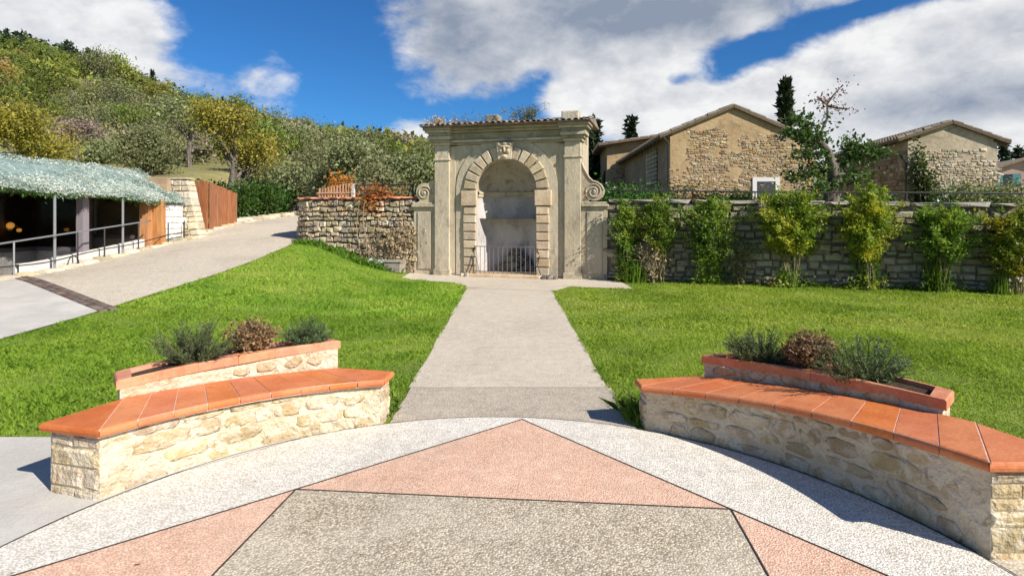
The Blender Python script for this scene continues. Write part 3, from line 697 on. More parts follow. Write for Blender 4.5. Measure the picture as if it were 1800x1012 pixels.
# ---- planter plants
def rosemary(xy, z, w, h, label, seed):
    rs = np.random.default_rng(seed); t = empty('rosemary', (xy[0], xy[1], z), 0, label, 'plant', 'planter herbs'); mb = MB(); P = []; A = []
    for i in range(130):
        a = rs.uniform(0, 6.283); tl = rs.uniform(.0, 1)**.7; l = h*rs.uniform(.45, 1.45); pts = []
        b = np.array([math.cos(a)*w*.42*tl, math.sin(a)*w*.25*tl, 0]); d = np.array([math.cos(a)*tl*.95, math.sin(a)*tl*.75, 1.0]); d /= np.linalg.norm(d)
        for k in range(6): pts.append(b+d*l*k/5+np.array([0, 0, -.35*tl*l*(k/5)**2])+rs.normal(size=3)*.004)
        mb.tube(pts, [.0035*(1-.7*k/5) for k in range(6)], 3, False)
        for k in range(46):
            s = rs.uniform(.12, 1); i0 = min(int(s*5), 4); P.append(pts[i0]+(pts[i0+1]-pts[i0])*(s*5-i0)); q = rs.normal(size=3); q /= np.linalg.norm(q); A.append(q*.8+d*.6)
    mb.build('stems', M['stem_dark'], t)
    quads('leaves', leaves(np.array(P), .032, .14, .1, .2, axis=np.array(A)), M['rosemary'], t)
def drybush(xy, z, w, h, label, seed):
    rs = np.random.default_rng(seed); t = empty('dried_shrub', (xy[0], xy[1], z), 0, label, 'plant'); mb = MB(); P = []
    for i in range(120):
        a = rs.uniform(0, 6.283); tl = rs.uniform(0, 1)**.6; d = np.array([math.cos(a)*tl*w*.5, math.sin(a)*tl*w*.42, h*(1-.35*tl**2)*rs.uniform(.6, 1.05)]); pts = [d*k/4+np.array([0, 0, .05*math.sin(k*.8)])+rs.normal(size=3)*.008*k for k in range(5)]
        mb.tube(pts, [.004*(1-.6*k/4) for k in range(5)], 3, False)
        for k in range(34): s = rs.uniform(.45, 1.08); P.append(d*s+rs.normal(size=3)*.022)
    mb.build('stems', M['stem_dark'], t); quads('leaves', leaves(np.array(P), .027, .55, .1), M['drybush'], t)
z = BL['z']
rosemary(BL['pol'](.33, 3.09), z, .30, .27, 'grey-green rosemary at the left of the left bench planter', 3)
rosemary(BL['pol'](.85, 3.09), z, .24, .19, 'small rosemary at the right of the left bench planter', 4)
drybush(BL['pol'](.59, 3.09), z, .40, .25, 'dried brown shrub in the left bench planter', 5)
z = BR['z']
rosemary(BR['pol'](.76, 3.09), z, .40, .22, 'low rosemary at the far end of the right bench planter', 6)
rosemary(BR['pol'](.33, 3.09), z, .42, .27, 'bushy green rosemary at the near end of the right bench planter', 7)
drybush(BR['pol'](.54, 3.09), z, .36, .27, 'dried brown shrub in the right bench planter', 8)

# ------------------------------------------------------------------ lawn grass (uncountable)
def lawn_ok(x, y):
    dx, dy = x-C0.x, y-C0.y; r = math.hypot(dx, dy); a = math.degrees(math.atan2(dy, dx))
    if y > WL(x)-.12: return False
    if r < 2.53: return False
    if x < 0 and 109.6 < a < 154.5 and r < 2.96: return False
    if x > 0 and 12.2 < a < 64 and r < 2.96: return False
    if x > 0 and -60 < a < 12.2 and r < 2.74: return False
    if (116.5 < a < 145 or 23.8 < a < 55.2) and r < 3.34: return False
    pa, pb = path_x(y); e = .010*math.sin(y*9.1)+.012*math.sin(y*23.0+x)
    if pa-.02+e < x < pb+.02+e and y < 13: return False
    if x < -2.2 and y < 4.20+.04*math.sin(x*7): return False
    if x < -1.0 and y < 4.2 and r < 3.0: return False
    if x < xdr(y)+.03*math.sin(y*5)+.03*math.sin(y*13): return False
    if -2.9 < x < 2.7:
        w = 1.25+.9*smst(abs(x+.02), 1.4, .85)*0.9-.35*smst(x, -1.6, -2.7)
        if y > WL(x)-w-.30+.05*math.sin(x*11): return False
    return True
def grass(name, region, dens, h, w, seed, label, mat, test=lawn_ok, tuft=0):
    rs = np.random.default_rng(seed); x0, x1, y0, y1 = region; pts = []
    n = int((x1-x0)*(y1-y0)*dens)
    X = rs.uniform(x0, x1, n); Yv = rs.uniform(y0, y1, n)
    keep = (np.abs(X) < Yv*1.02+1.6)
    for x, y in zip(X[keep], Yv[keep]):
        if test(x, y): pts.append((x, y, H(x, y)-.005))
    P = np.array(pts); k = len(P)
    clump = .75+.5*np.sin(P[:, 0]*3.1+np.sin(P[:, 1]*2.3)*2)*np.sin(P[:, 1]*2.7+np.sin(P[:, 0]*1.9)*2)*.7
    hh = (h*rs.uniform(.4, 1.3, k)*clump)[:, None]; a = rs.uniform(0, 6.283, k); d = np.stack([np.cos(a), np.sin(a), np.zeros(k)], 1)
    b = rs.uniform(0, 6.283, k); l = np.stack([np.cos(b), np.sin(b), np.zeros(k)], 1)*rs.uniform(.3, 1.3, k)[:, None]*hh
    up = np.array([0, 0, 1.0]); ww = d*w*.5
    mid = P+up*hh*.6+l*.35; tip = P+up*hh*.95+l
    V = np.stack([P-ww, P+ww, mid+ww*.8, tip, mid-ww*.8], 1)
    return tag(quads(name, V, mat, None, 5), label, 'grass', kind='stuff')
grass('lawn_grass', (-6.8, -.7, 3.9, 9.0), 5200, .046, .0062, 1, 'short sunlit lawn grass left of the path, near half', M['grass'])
grass('lawn_grass', (-6.8, -.7, 9.0, 17.0), 2300, .055, .011, 2, 'short lawn grass left of the path, rising towards the drive', M['grass'])
grass('lawn_grass', (.7, 8.5, 1.9, 8.0), 5200, .042, .0062, 3, 'short lawn grass behind the right bench', M['grass_dry'])
grass('lawn_grass', (.6, 14.5, 8.0, 14.6), 2200, .048, .011, 4, 'short lawn grass in front of the long stone wall', M['grass_dry'])
# longer rough grass on the bank by the left wall and along path edges
def bank(x, y): return lawn_ok(x, y) and -6.3 < x < -2.9 and WL(x)-y < .75-.22*math.sin(x*2.0)-.10*(x+4.5)
grass('bank_grass', (-6.4, -2.9, 14.2, 17), 1500, 0.20, .016, 5, 'long rough grass on the bank below the rubble wall', M['grass_tall'], bank)
def edge(x, y):
    pa, pb = path_x(y); q = min(abs(x-pa), abs(x-pb)); return q < .10 and lawn_ok(x, y) and (math.sin(y*4.1+x*3) > 0)
grass('verge_grass', (-1.3, 1.3, 4.2, 12.8), 1100, .06, .007, 6, 'tufty grass overhanging both edges of the path', M['grass_tall'], edge)
def wallfoot(x, y): return lawn_ok(x, y) and x > 2.4 and WL(x)-y < .30+.12*math.sin(x*3)
grass('wall_foot_grass', (2.4, 14.4, 10.6, 14.4), 900, .17, .012, 7, 'uneven grass along the foot of the long stone wall', M['grass_tall'], wallfoot)
def benchfoot(x, y):
    r = math.hypot(x-C0.x, y-C0.y); a = ang((x, y)); return (lawn_ok(x, y) and ((2.5 < r < 3.1 and (98 < a < 110 or 64 < a < 72 or 0 < a < 14)) or (3.3 < r < 3.5 and (20 < a < 60 or 112 < a < 150))))
grass('bench_foot_grass', (-3.6, 3.6, 2.0, 6), 2600, .14, .007, 8, 'tufts of grass against the ends of the benches', M['grass_tall'], lambda x, y: benchfoot(x, y))

# ------------------------------------------------------------------ the niche gate
GX = -.15; GR = -math.atan(.273)
gate = empty('niche_monument', (GX, WL(GX), 0), GR, 'tall weathered sandstone niche with arch, pilasters and tiled roof at the path end', 'monument')
def gp(x, y, z=0): return Vector((GX+x*math.cos(GR)-y*math.sin(GR), WL(GX)+x*math.sin(GR)+y*math.cos(GR), z))
def gbox(name, x0, x1, y0, y1, z0, z1, mat='sandstone', c=.0, parent=gate):
    mb = MB()
    mb.cbox(x0, x1, y0, y1, z0, z1, c) if c else mb.box(x0, x1, y0, y1, z0, z1)
    return mb.build(name, M[mat], parent)
NR, ND, ZS = .82, .80, 2.20                      # niche radius, depth, springing height
# front wall with an arched opening
n = 24; arch = [(NR*math.cos(math.pi*i/n), ZS+NR*math.sin(math.pi*i/n)) for i in range(n+1)]
v = []; f = []
inner = [(NR, 0.0)]+arch+[(-NR, 0.0)]
outer = [(1.55, 0.0)]
for (x, z) in arch:
    a = math.atan2(z-ZS, x); k = min(1.55/max(abs(math.cos(a)), 1e-6), (3.42-ZS)/max(math.sin(a), 1e-6)); outer.append((k*math.cos(a), ZS+k*math.sin(a)))
outer.append((-1.55, 0.0))
for (x, z) in inner: v += [(x, 0, z), (x, .12, z)]
for (x, z) in outer: v += [(x, 0, z), (x, .12, z)]
m = len(inner)
for i in range(m-1):
    f += [(2*i, 2*i+2, 2*m+2*i+2, 2*m+2*i)[::-1], (2*i, 2*i+1, 2*i+3, 2*i+2)[::-1]]
mk('wall_face', v, f, M['sandstone'], gate)
gbox('wall_mass', -1.95, 1.95, .95, 1.25, 0, 3.9, 'sandstone'); gbox('wall_mass', -1.95, -1.0, .12, .95, 0, 3.42); gbox('wall_mass', 1.0, 1.95, .12, .95, 0, 3.42); gbox('wall_mass', -1.0, 1.0, .12, .95, 3.10, 3.42)
# niche: half cylinder, quarter-sphere conch, band at the springing
def half_cyl(r, z0, z1, k=28): 
    v = [(r*math.cos(math.pi*i/k), .10+r*math.sin(math.pi*i/k), z) for z in (z0, z1) for i in range(k+1)]
    return v, [(i, i+1, k+2+i, k+1+i)[::-1] for i in range(k)]
v, f = half_cyl(NR, 0.05, ZS-.10); mk('niche_wall', v, [q[::-1] for q in f], M['whitewash'], gate, True)
k = 28; v = []; f = []
for j in range(15):
    e = math.pi/2*j/14
    for i in range(k+1): a = math.pi*i/k; v.append((NR*math.cos(e)*math.cos(a), .10+NR*math.cos(e)*math.sin(a), ZS+NR*math.sin(e)))
for j in range(14):
    for i in range(k): f.append((j*(k+1)+i, j*(k+1)+i+1, (j+1)*(k+1)+i+1, (j+1)*(k+1)+i))
mk('niche_conch', v, [q[::-1] for q in f], M['conch'], gate, True)
v = []; f = []; pr = [(NR+.02, ZS-.13), (NR-.035, ZS-.13), (NR-.035, ZS-.07), (NR-.06, ZS-.05), (NR-.06, ZS), (NR+.02, ZS+.012)]
for i in range(k+1):
    a = math.pi*i/k; v += [(r_*math.cos(a), .10+r_*math.sin(a), z) for r_, z in pr]
m = len(pr)
for i in range(k):
    for j in range(m-1): f.append((i*m+j, (i+1)*m+j, (i+1)*m+j+1, i*m+j+1)[::-1])
mk('niche_band', v, f, M['sandstone'], gate)
# soffit between face and niche
v = []; f = []
for (x, z) in [(NR, .05)]+arch+[(-NR, .05)]: v += [(x*1.0, .0, z), (x, .11, z)]
# rusticated blocks of the jambs and arch
zb = .06
hs = [.22]*8
for s in (-1, 1):
    z = zb
    for i, h in enumerate(hs):
        j = random.uniform(-.012, .012); x0, x1 = (NR-.015, 1.135+j) if s > 0 else (-1.135+j, -NR+.015)
        gbox('jamb_block', x0, x1, -.085-random.uniform(0, .015), -.002, z+.012, z+h-.014, 'sandstone_b', .014); z += h
    x0, x1 = (NR-.05, 1.20) if s > 0 else (-1.20, -NR+.05)
    gbox('impost_block', x0, x1, -.12, -.002, z+.012, ZS+.02, 'sandstone_b', .014)
nv = 6
for s in (-1, 1):
    a_lo, a_hi = 1.5, 79.5
    for i in range(nv):
        a0 = R(a_lo+(a_hi-a_lo)*i/nv+1.0); a1 = R(a_lo+(a_hi-a_lo)*(i+1)/nv-1.0); r0, r1 = NR+.0-.012, 1.13+random.uniform(-.015, .015); c = .014; y0 = -.085-random.uniform(0, .015)
        P = lambda a, r_, y: (s*r_*math.cos(a), y, ZS+.03+r_*math.sin(a))
        q = [(a0, r0), (a1, r0), (a1, r1), (a0, r1)]; qi = [(a0+c, r0+c), (a1-c, r0+c), (a1-c, r1-c), (a0+c, r1-c)]
        # mid points keep the curve round
        def ring(qq, y):
            (A, B, C_, D) = qq; return [P(*A, y), P((A[0]+B[0])/2, A[1], y), P(*B, y), P(*C_, y), P((C_[0]+D[0])/2, C_[1], y), P(*D, y)]
        v = ring(q, -.002)+ring(q, y0+c)+ring(qi, y0); f = [(kk+i_, kk+(i_+1) % 6, kk+6+(i_+1) % 6, kk+6+i_) for kk in (0, 6) for i_ in range(6)]+[tuple(range(12, 18))]
        mk('voussoir', v, f if s > 0 else [tuple(reversed(q_)) for q_ in f], M['sandstone_b'], gate)
# plain raised archivolt outside the blocks
v = []; f = []; ro, ri_ = 1.36, 1.06; pts = [(ri_, .06), (ri_, ZS)]+[]
A = [(-1, z) for z in (0.06,)]
prof = [(math.pi*i/30) for i in range(31)]
for y in (-.035, .0):
    for a in prof: v.append((ri_*math.cos(a), y, ZS+.03+ri_*math.sin(a)))
    for a in prof: v.append((ro*math.cos(a), y, ZS+.03+ro*math.sin(a)))
for i in range(30):
    f += [(i, i+1, 31+i+1, 31+i), (31+i, 31+i+1, 93+i+1, 93+i)]
mk('archivolt', v, f, M['sandstone'], gate)
for s in (-1, 1): gbox('jamb_strip', *((1.06, 1.36) if s > 0 else (-1.36, -1.06)), -.035, -.003, .04, ZS+.028, 'sandstone')
# keystone carved as a rough mask
mb = MB(); mb.prism([(-.165, 3.02), (.165, 3.02), (.225, 3.44), (-.225, 3.44)], -.16, .0)
key = mb.build('keystone', M['sandstone_b'], gate)
def lump(cx, cy, cz, rx, ry, rz, k=10, l=6):
    v = []; f = []
    for j in range(l+1):
        e = -math.pi/2+math.pi*j/l
        for i in range(k): a = 2*math.pi*i/k; v.append((cx+rx*math.cos(e)*math.cos(a), cy+ry*math.cos(e)*math.sin(a), cz+rz*math.sin(e)))
    for j in range(l):
        for i in range(k): f.append((j*k+i, j*k+(i+1) % k, (j+1)*k+(i+1) % k, (j+1)*k+i))
    return v, f
for nm, args in (('brow', (0, -.165, 3.335, .16, .045, .035)), ('nose', (0, -.185, 3.255, .035, .05, .075)), ('cheek', (-.09, -.165, 3.21, .06, .045, .065)), ('cheek', (.09, -.165, 3.21, .06, .045, .065)), ('chin', (0, -.165, 3.085, .075, .05, .055)), ('curl', (-.15, -.15, 3.40, .06, .05, .05)), ('curl', (.15, -.15, 3.40, .06, .05, .05)), ('curl', (0, -.16, 3.41, .07, .05, .045))):
    v, f = lump(*args); mk(nm, v, f, M['sandstone_b'], key, True)
for (x, z, w, h) in ((-.075, 3.285, .05, .022), (.075, 3.285, .05, .022), (0, 3.155, .085, .026)):
    mk('hollow_shade', *lump(x, -.162, z, w/2, .012, h/2), M['dark_steel'], key)  # raised dark lumps colour in the shade of carved eyes and mouth
# pilasters with base, recessed panel and capital
for s in (-1, 1):
    X = lambda a, b: (a, b) if s > 0 else (-b, -a)
    gbox('pilaster', *X(1.53, 1.94), -.10, .11, 0, 3.42, 'sandstone', .008)
    gbox('pilaster_base', *X(1.50, 1.97), -.125, .10, 0, .16, 'sandstone', .012)
    gbox('pilaster_capital', *X(1.505, 1.965), -.125, .10, 3.02, 3.07, 'sandstone', .01)
    gbox('panel_strip', *X(1.385, 1.528), -.020, -.004, .05, 3.36, 'sandstone', .006)
    # broken-forward entablature over the pilaster
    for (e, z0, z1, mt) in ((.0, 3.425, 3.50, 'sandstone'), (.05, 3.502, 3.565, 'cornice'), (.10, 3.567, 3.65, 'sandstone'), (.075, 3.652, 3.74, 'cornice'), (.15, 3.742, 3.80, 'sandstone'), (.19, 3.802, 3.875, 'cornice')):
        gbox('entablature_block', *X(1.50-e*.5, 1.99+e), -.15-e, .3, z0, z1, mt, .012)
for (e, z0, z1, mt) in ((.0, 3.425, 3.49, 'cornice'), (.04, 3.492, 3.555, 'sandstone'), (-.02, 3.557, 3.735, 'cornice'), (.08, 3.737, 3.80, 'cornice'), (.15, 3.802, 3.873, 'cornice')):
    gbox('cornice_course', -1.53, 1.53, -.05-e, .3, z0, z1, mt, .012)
# tiled roof: boards and each cover tile of the front edge
mb = MB(); mb.prism([(-.42, 3.877), (-.42, 3.90), (.5, 4.06), (1.3, 3.92), (1.3, 3.877)], -2.22, 2.22, 'x'); mb.build('roof_bed', M['roof_tile'], gate)
tile_me = None
mb = MB(); kk = 6
vv = []
for t in (0, 1):
    for i in range(kk+1):
        a = math.pi*i/kk; r_ = .066-.014*t; vv.append((r_*math.cos(a), .46*t, r_*.72*math.sin(a)))
    for i in range(kk+1):
        a = math.pi*i/kk; r_ = .052-.014*t; vv.append((r_*math.cos(a), .46*t, r_*.72*math.sin(a)))
b = 2*(kk+1); ff = []
for i in range(kk): ff += [(i, i+1, b+i+1, b+i), (kk+1+i, b+kk+1+i, b+kk+2+i, kk+2+i), (i, kk+1+i, kk+2+i, i+1)]
me = bpy.data.meshes.new('roof_tile'); me.from_pydata(vv, [], ff); me.materials.append(M['roof_tile']); tile_me = me
for row in range(2):
    for i in range(30):
        x = -2.16+i*4.32/29; o = ob('roof_tile', tile_me, gate, (x+random.uniform(-.012, .012), -.45+row*.38+random.uniform(-.03, .03), 3.895+row*.082+random.uniform(-.006, .01))); o.rotation_euler = (R(10+random.uniform(-2, 2)), 0, R(random.uniform(-4, 4)))
gbox('ridge_block', -.52, -.19, -.12, .25, 3.97, 4.17, 'coping', .02); gbox('ridge_block', 1.46, 1.90, -.14, .2, 3.95, 4.18, 'tan_stone', .03)
# side wings with panel, cap and scroll
for s in (-1, 1):
    X = lambda a, b: (a, b) if s > 0 else (-b, -a)
    gbox('wing', *X(1.942, 2.58), -.02, .35, 0, 1.80, 'sandstone', .008)
    gbox('wing_panel', *X(2.08, 2.46), -.045, -.018, .15, 1.68, 'sandstone', .012)
    gbox('wing_cap', *X(1.945, 2.62), -.09, .36, 1.802, 1.86, 'sandstone', .012); gbox('wing_cap', *X(1.945, 2.60), -.06, .36, 1.862, 1.92, 'sandstone', .01)
    cx, cz, rv = 2.26, 2.18, .235
    if s > 0:
        out = [(1.945, 1.925), (1.945, 2.92), (1.99, 2.80), (2.05, 2.68), (2.13, 2.53), (2.20, 2.45)]+[(cx+rv*math.cos(a), cz+rv*math.sin(a)) for a in [R(80-20*i) for i in range(13)]]+[(cx-.12, 1.925)]
    else:
        out = [(-1.95, 1.925), (-1.95, 2.52), (-2.12, 2.50), (-2.16, 2.44)]+[(-2.28+.23*math.cos(a), 2.20+.25*math.sin(a)) for a in [R(100+20*i) for i in range(8)]]+[(-2.5, 1.925)]
        cx = -2.27
    mb = MB().prism(out if s < 0 else out[::-1], -.01, .22)
    sc = mb.build('scroll', M['sandstone_b'], gate)
    sp = [(cx+s*(.03+.175*t)*math.cos(a), -.015, cz+(.03+.175*t)*math.sin(a)) for t, a in [(i/46, R(200+i*15.5)) for i in range(47)]]
    MB().tube(sp, .022, 5).build('spiral', M['sandstone'], sc, True)
    mk('eye', *lump(cx, -.015, cz, .05, .03, .05), M['sandstone'], sc, True)
    if s > 0: MB().tube([(x, -.015, z) for x, z in ((1.96, 2.88), (2.0, 2.76), (2.06, 2.65), (2.13, 2.52), (2.22, 2.435), (2.33, 2.40), (2.43, 2.33), (2.485, 2.22))], .025, 5).build('scroll_edge', M['sandstone'], sc, True)
# threshold step, grotto rocks, railing
gbox('threshold', -.98, .95, -.30, .9, 0, .085, 'sandstone_b', .015)
def rock(name, x, y, z, r, mat, parent=None, sq=(1, 1, .8), seed=0):
    rs = random.Random(seed); v, f = lump(0, 0, 0, r*sq[0], r*sq[1], r*sq[2], 9, 6)
    off = [(rs.uniform(.7, 1.15)) for _ in v]; v = [(a*o+x, b*o+y, c*o+z) for (a, b, c), o in zip(v, off)]
    return mk(name, v, f, M[mat], parent)
grotto = empty('grotto_rocks', gp(.15, .55, .08), GR, 'dark heap of rough rocks at the foot of the niche', 'rocks')
for i, (x, y, z, r_) in enumerate(((-.35, .05, .1, .2), (-.1, -.02, .12, .19), (-.2, .12, .32, .2), (.05, .12, .30, .17), (.28, .0, .1, .17), (-.02, .15, .50, .15), (.22, .15, .28, .17), (-.15, .17, .50, .14), (.42, .02, .08, .12), (.12, -.12, .05, .11))): rock('rock', x, y, z, r_, 'rock', grotto, seed=i)
rail = empty('niche_railing', gp(0, -.12, .086), GR, 'low thin iron railing across the mouth of the niche', 'railing')
for i in range(14): x = -.78+i*1.56/13; MB().tube([(x, 0, 0), (x, 0, .70)], .0085, 5).build('bar', M['rail_iron'], rail)
for z in (.05, .69): MB().box(-.81, .81, -.010, .010, z, z+.02).build('rail', M['rail_iron'], rail)
for i, sx in enumerate((-1, 1)): MB().tube([(sx*.80, 0, .70), (sx*.9, .04, .5), (sx*.86, -.03, .25), (sx*.95, -.05, 0)], .012, 5).build('brace', M['dark_steel'], rail)
for i, (x, r_) in enumerate(((-.98, .10), (-1.1, .07), (1.05, .09), (1.2, .11), (1.34, .07))):
    q = gp(x, -.26, .04); rock('loose_stone', q.x, q.y, q.z, r_, 'tan_stone' if x < 0 else 'rock', seed=20+i)
    o = bpy.data.objects['loose_stone' if i == 0 else 'loose_stone.%03d' % i]; tag(o, ['larger pale stone by the left jamb of the niche', 'smaller pale stone left of the left jamb', 'dark stone by the right jamb of the niche', 'largest dark stone at the right of the niche', 'small dark stone furthest right of the niche'][i], 'stone')
# weeds on the roof
def weed(name, p, n, h, w, mat, label, seed, lsize=.05, dens=20):
    rs = np.random.default_rng(seed); t = empty(name, p, 0, label, 'plant'); mb = MB(); P = []
    for i in range(n):
        d = np.array([rs.normal()*w*.5, rs.normal()*.12, h*rs.uniform(.5, 1.1)]); b = np.array([rs.normal()*w*.3, rs.normal()*.06, 0]); mb.tube([b, b+d*.5, b+d], [.006, .004, .002], 3, False)
        for k_ in range(dens): P.append(b+d*rs.uniform(.2, 1)+rs.normal(size=3)*.02)
    mb.build('stems', M['stem'], t); quads('leaves', leaves(np.array(P), lsize, .35), M[mat], t)
weed('roof_weed', gp(.55, .0, 3.97), 34, .45, .5, 'olive', 'tall grey-green weed growing on the niche roof right of centre', 31, dens=30)
weed('roof_weed', gp(-.65, .05, 3.97), 14, .30, .6, 'olive', 'thin pale weed on the niche roof left of centre', 32, dens=7)
weed('roof_weed', gp(-1.75, -.25, 3.93), 30, .22, .45, 'dry', 'dried brown weed on the left end of the niche roof', 33)
weed('roof_weed', gp(-1.35, .0, 3.95), 12, .28, .5, 'olive', 'sparse weed next to the dried tuft on the niche roof', 34, dens=8)

# ------------------------------------------------------------------ walls of separate stones
def stone_proto(seed):
    rs = random.Random(seed); j = lambda a: rs.uniform(-a, a)
    a = [(-.5, -.5), (.5, -.5), (.5, .5), (-.5, .5)]; v = [(x, .5, z) for x, z in a]
    fr = [(x*(1+j(.05)), -.12+j(.12), z*(1+j(.08))) for x, z in a]; v += fr
    v += [(x*.74+j(.07), -.5+j(.1), z*.62+j(.10)) for x, z in a]
    f = [(k_+i, k_+4+i, k_+4+(i+1) % 4, k_+(i+1) % 4) for k_ in (0, 4) for i in range(4)]+[(8, 11, 10, 9)]
    f = [q[::-1] for q in f]
    me = bpy.data.meshes.new('stone'); me.from_pydata(v, [], f); return me
PROTO = [stone_proto(i) for i in range(10)]
def protos(mat):
    out = []
    for p in PROTO: q = p.copy(); q.materials.append(mat); out.append(q)
    return out
def lay(parent, L, zlo, zhi, mat, hmin, hmax, wmin, wmax, y, depth, seed, limit=290, batter=0, curve=None, jit=.0):
    """courses of stones on a face along local x; the first `limit` (nearest the middle) are parts, the rest joined"""
    rs = random.Random(seed); PR = protos(mat); items = []; z = -.12
    while z < zhi(0)+.4:
        h = rs.uniform(hmin, hmax); x = -rs.uniform(0, wmax)
        while x < L:
            w = rs.uniform(wmin, wmax)*(1.0 if rs.random() > .2 else .6); xc = x+w/2
            if 0 <= xc <= L and z > zlo(xc)-.18 and z+h <= zhi(xc)+.03:
                kj = rs.uniform(.82, 1.12) if jit > .2 else 1; items.append((xc, z+h/2+rs.uniform(-.01, .01)*(3 if jit > .2 else 1), w-.012, h*kj-.010))
            x += w
        z += h
    rest = MB()
    for i, (x, z, w, h) in enumerate(items):
        d = depth*rs.uniform(.7, 1.3); p = rs.choice(PR); yy = y+batter*z+rs.uniform(-.025, .012); an = rs.uniform(-jit, jit)
        if curve: cx, cy, ca = curve(x, batter*z)
        else: cx, cy, ca = x, yy, 0
        if i < limit:
            o = ob('stone', p, parent, (cx, cy, z)); o.scale = (w, d, h); o.rotation_euler = (0, an*.35, ca+rs.uniform(-.05, .05))
        else:
            mt = Matrix.Translation((cx, cy, z)) @ Matrix.Rotation(ca, 4, 'Z') @ Matrix.Diagonal((w, d, h, 1)); rest.add([mt @ q.co for q in p.vertices], [tuple(q.vertices) for q in p.polygons])
    if rest.v: tag(rest.build('small_stones', mat, parent), kind='stuff')
    return len(items)
# long wall right of the niche
x0 = 2.35; wr = empty('garden_wall', (x0, WL(x0)+.02, 0), GR, 'long grey stone garden wall behind the shrubs, right of the niche', 'wall')
LW = 12.5
ztop = lambda x: 1.90-.017*x
MB().add([(0, .05, -.1), (LW, .05, -.1), (LW, .5, -.1), (0, .5, -.1), (0, .05, ztop(0)), (LW, .05, ztop(LW)), (LW, .5, ztop(LW)), (0, .5, ztop(0))], [(4, 5, 6, 7), (0, 1, 5, 4), (1, 2, 6, 5), (2, 3, 7, 6), (3, 0, 4, 7)]).build('core', M['wall_core'], wr)
lay(wr, 9.0, lambda x: -.1, lambda x: ztop(x)-.01, M['wall_stone'], .085, .19, .15, .42, .02, .14, 5, 300, jit=.21)
for xx in [9.0]:
    rest = MB(); rs = random.Random(9); PRX = PROTO; z = -.12
    while z < 1.72:
        h = rs.uniform(.085, .15); x = 9.0
        while x < LW:
            w = rs.uniform(.2, .5); p = rs.choice(PRX); mt = Matrix.Translation((x+w/2, .02, z+h/2)) @ Matrix.Diagonal((w-.014, .15, h-.012, 1)); rest.add([mt @ q.co for q in p.vertices], [tuple(q.vertices) for q in p.polygons]); x += w
        z += h
    tag(rest.build('far_stones', M['wall_stone'], wr), kind='stuff')
x = 0.0; PRC = protos(M['coping'])
while x < LW-.3:
    w = random.uniform(.45, .95); o = ob('coping_stone', random.choice(PRC), wr, (x+w/2, .21, ztop(x+w/2)+.045)); o.scale = (w-.01, .62, .095+random.uniform(-.015, .02)); o.rotation_euler = (0, random.uniform(-.02, .03), 0); x += w
# iron handrail on that wall
hr = empty('wall_handrail', (x0, WL(x0)+.02, 1.9), GR, 'thin dark iron handrail on top of the long garden wall', 'railing')
MB().tube([(x, .3, .30-.017*x+.008*math.sin(x*1.1)) for x in np.arange(0, LW, .5)], .02, 6).build('rail', M['dark_steel'], hr, True)
for x in np.arange(.3, LW, 1.55): MB().tube([(x, .3, .04-.017*x), (x, .3, .31-.017*x)], .014, 5).build('post', M['dark_steel'], hr)
# rubble wall left of the niche, curving back along the drive
XA = -2.63; RW = .85
def left_curve(s, b=0):
    """s metres from the niche going left; returns x, y, heading"""
    ux, uy = -math.cos(GR), -math.sin(GR); L1 = 3.2
    if s < L1: return XA+ux*s+math.sin(GR)*-b, WL(XA)+uy*s+math.cos(GR)*b, GR
    p = Vector((XA+ux*L1, WL(XA)+uy*L1)); a = min((s-L1)/RW, R(98)); rem = max(0, s-L1-RW*R(98))
    # turn right (clockwise when heading left)
    h0 = math.atan2(uy, ux); c = p+Vector((math.cos(h0-math.pi/2), math.sin(h0-math.pi/2)))*RW
    q = c+Vector((math.cos(h0+math.pi/2-a), math.sin(h0+math.pi/2-a)))*RW; h = h0-a; q = q+Vector((math.cos(h), math.sin(h)))*rem
    nn = Vector((math.cos(h-math.pi/2), math.sin(h-math.pi/2)))
    q = q+nn*b; return q.x, q.y, h+math.pi
wl = empty('rubble_wall', (XA, WL(XA), 0), 0, 'brown rubble retaining wall left of the niche, curving back along the drive', 'wall')
LS = 10.0; nn = 60; v = []; f = []; ZT = 2.03
for i in range(nn+1):
    s = LS*i/nn
    for (z, b) in ((-.1, .06), (ZT, .06+.10), (ZT, .5), (-.1, .5)):
        x, y, h = left_curve(s, b); v.append((x-XA, y-WL(XA), z))
for i in range(nn):
    for j in range(4): f.append((4*i+j, 4*i+4+j, 4*i+4+(j+1) % 4, 4*i+(j+1) % 4))
mk('core', v, f, M['wall_core'], wl)
def lc(x, b): q = left_curve(x, b+.01); return q[0]-XA, q[1]-WL(XA), q[2]
def zl(s): q = left_curve(s); return H(q[0], q[1]-.1)
lay(wl, 5.6, zl, lambda x: ZT-.02, M['rubble'], .11, .19, .13, .30, 0, .15, 8, 300, .05, lc, .3)
PRC2 = protos(M['tile_old']); s = 0.02
while s < 7:
    w = random.uniform(.3, .5); q = left_curve(s+w/2, .26); o = ob('coping_slab', random.choice(PRC2), wl, (q[0]-XA, q[1]-WL(XA), ZT+.035)); o.scale = (w-.012, .50, .07); o.rotation_euler = (0, 0, q[2]); s += w
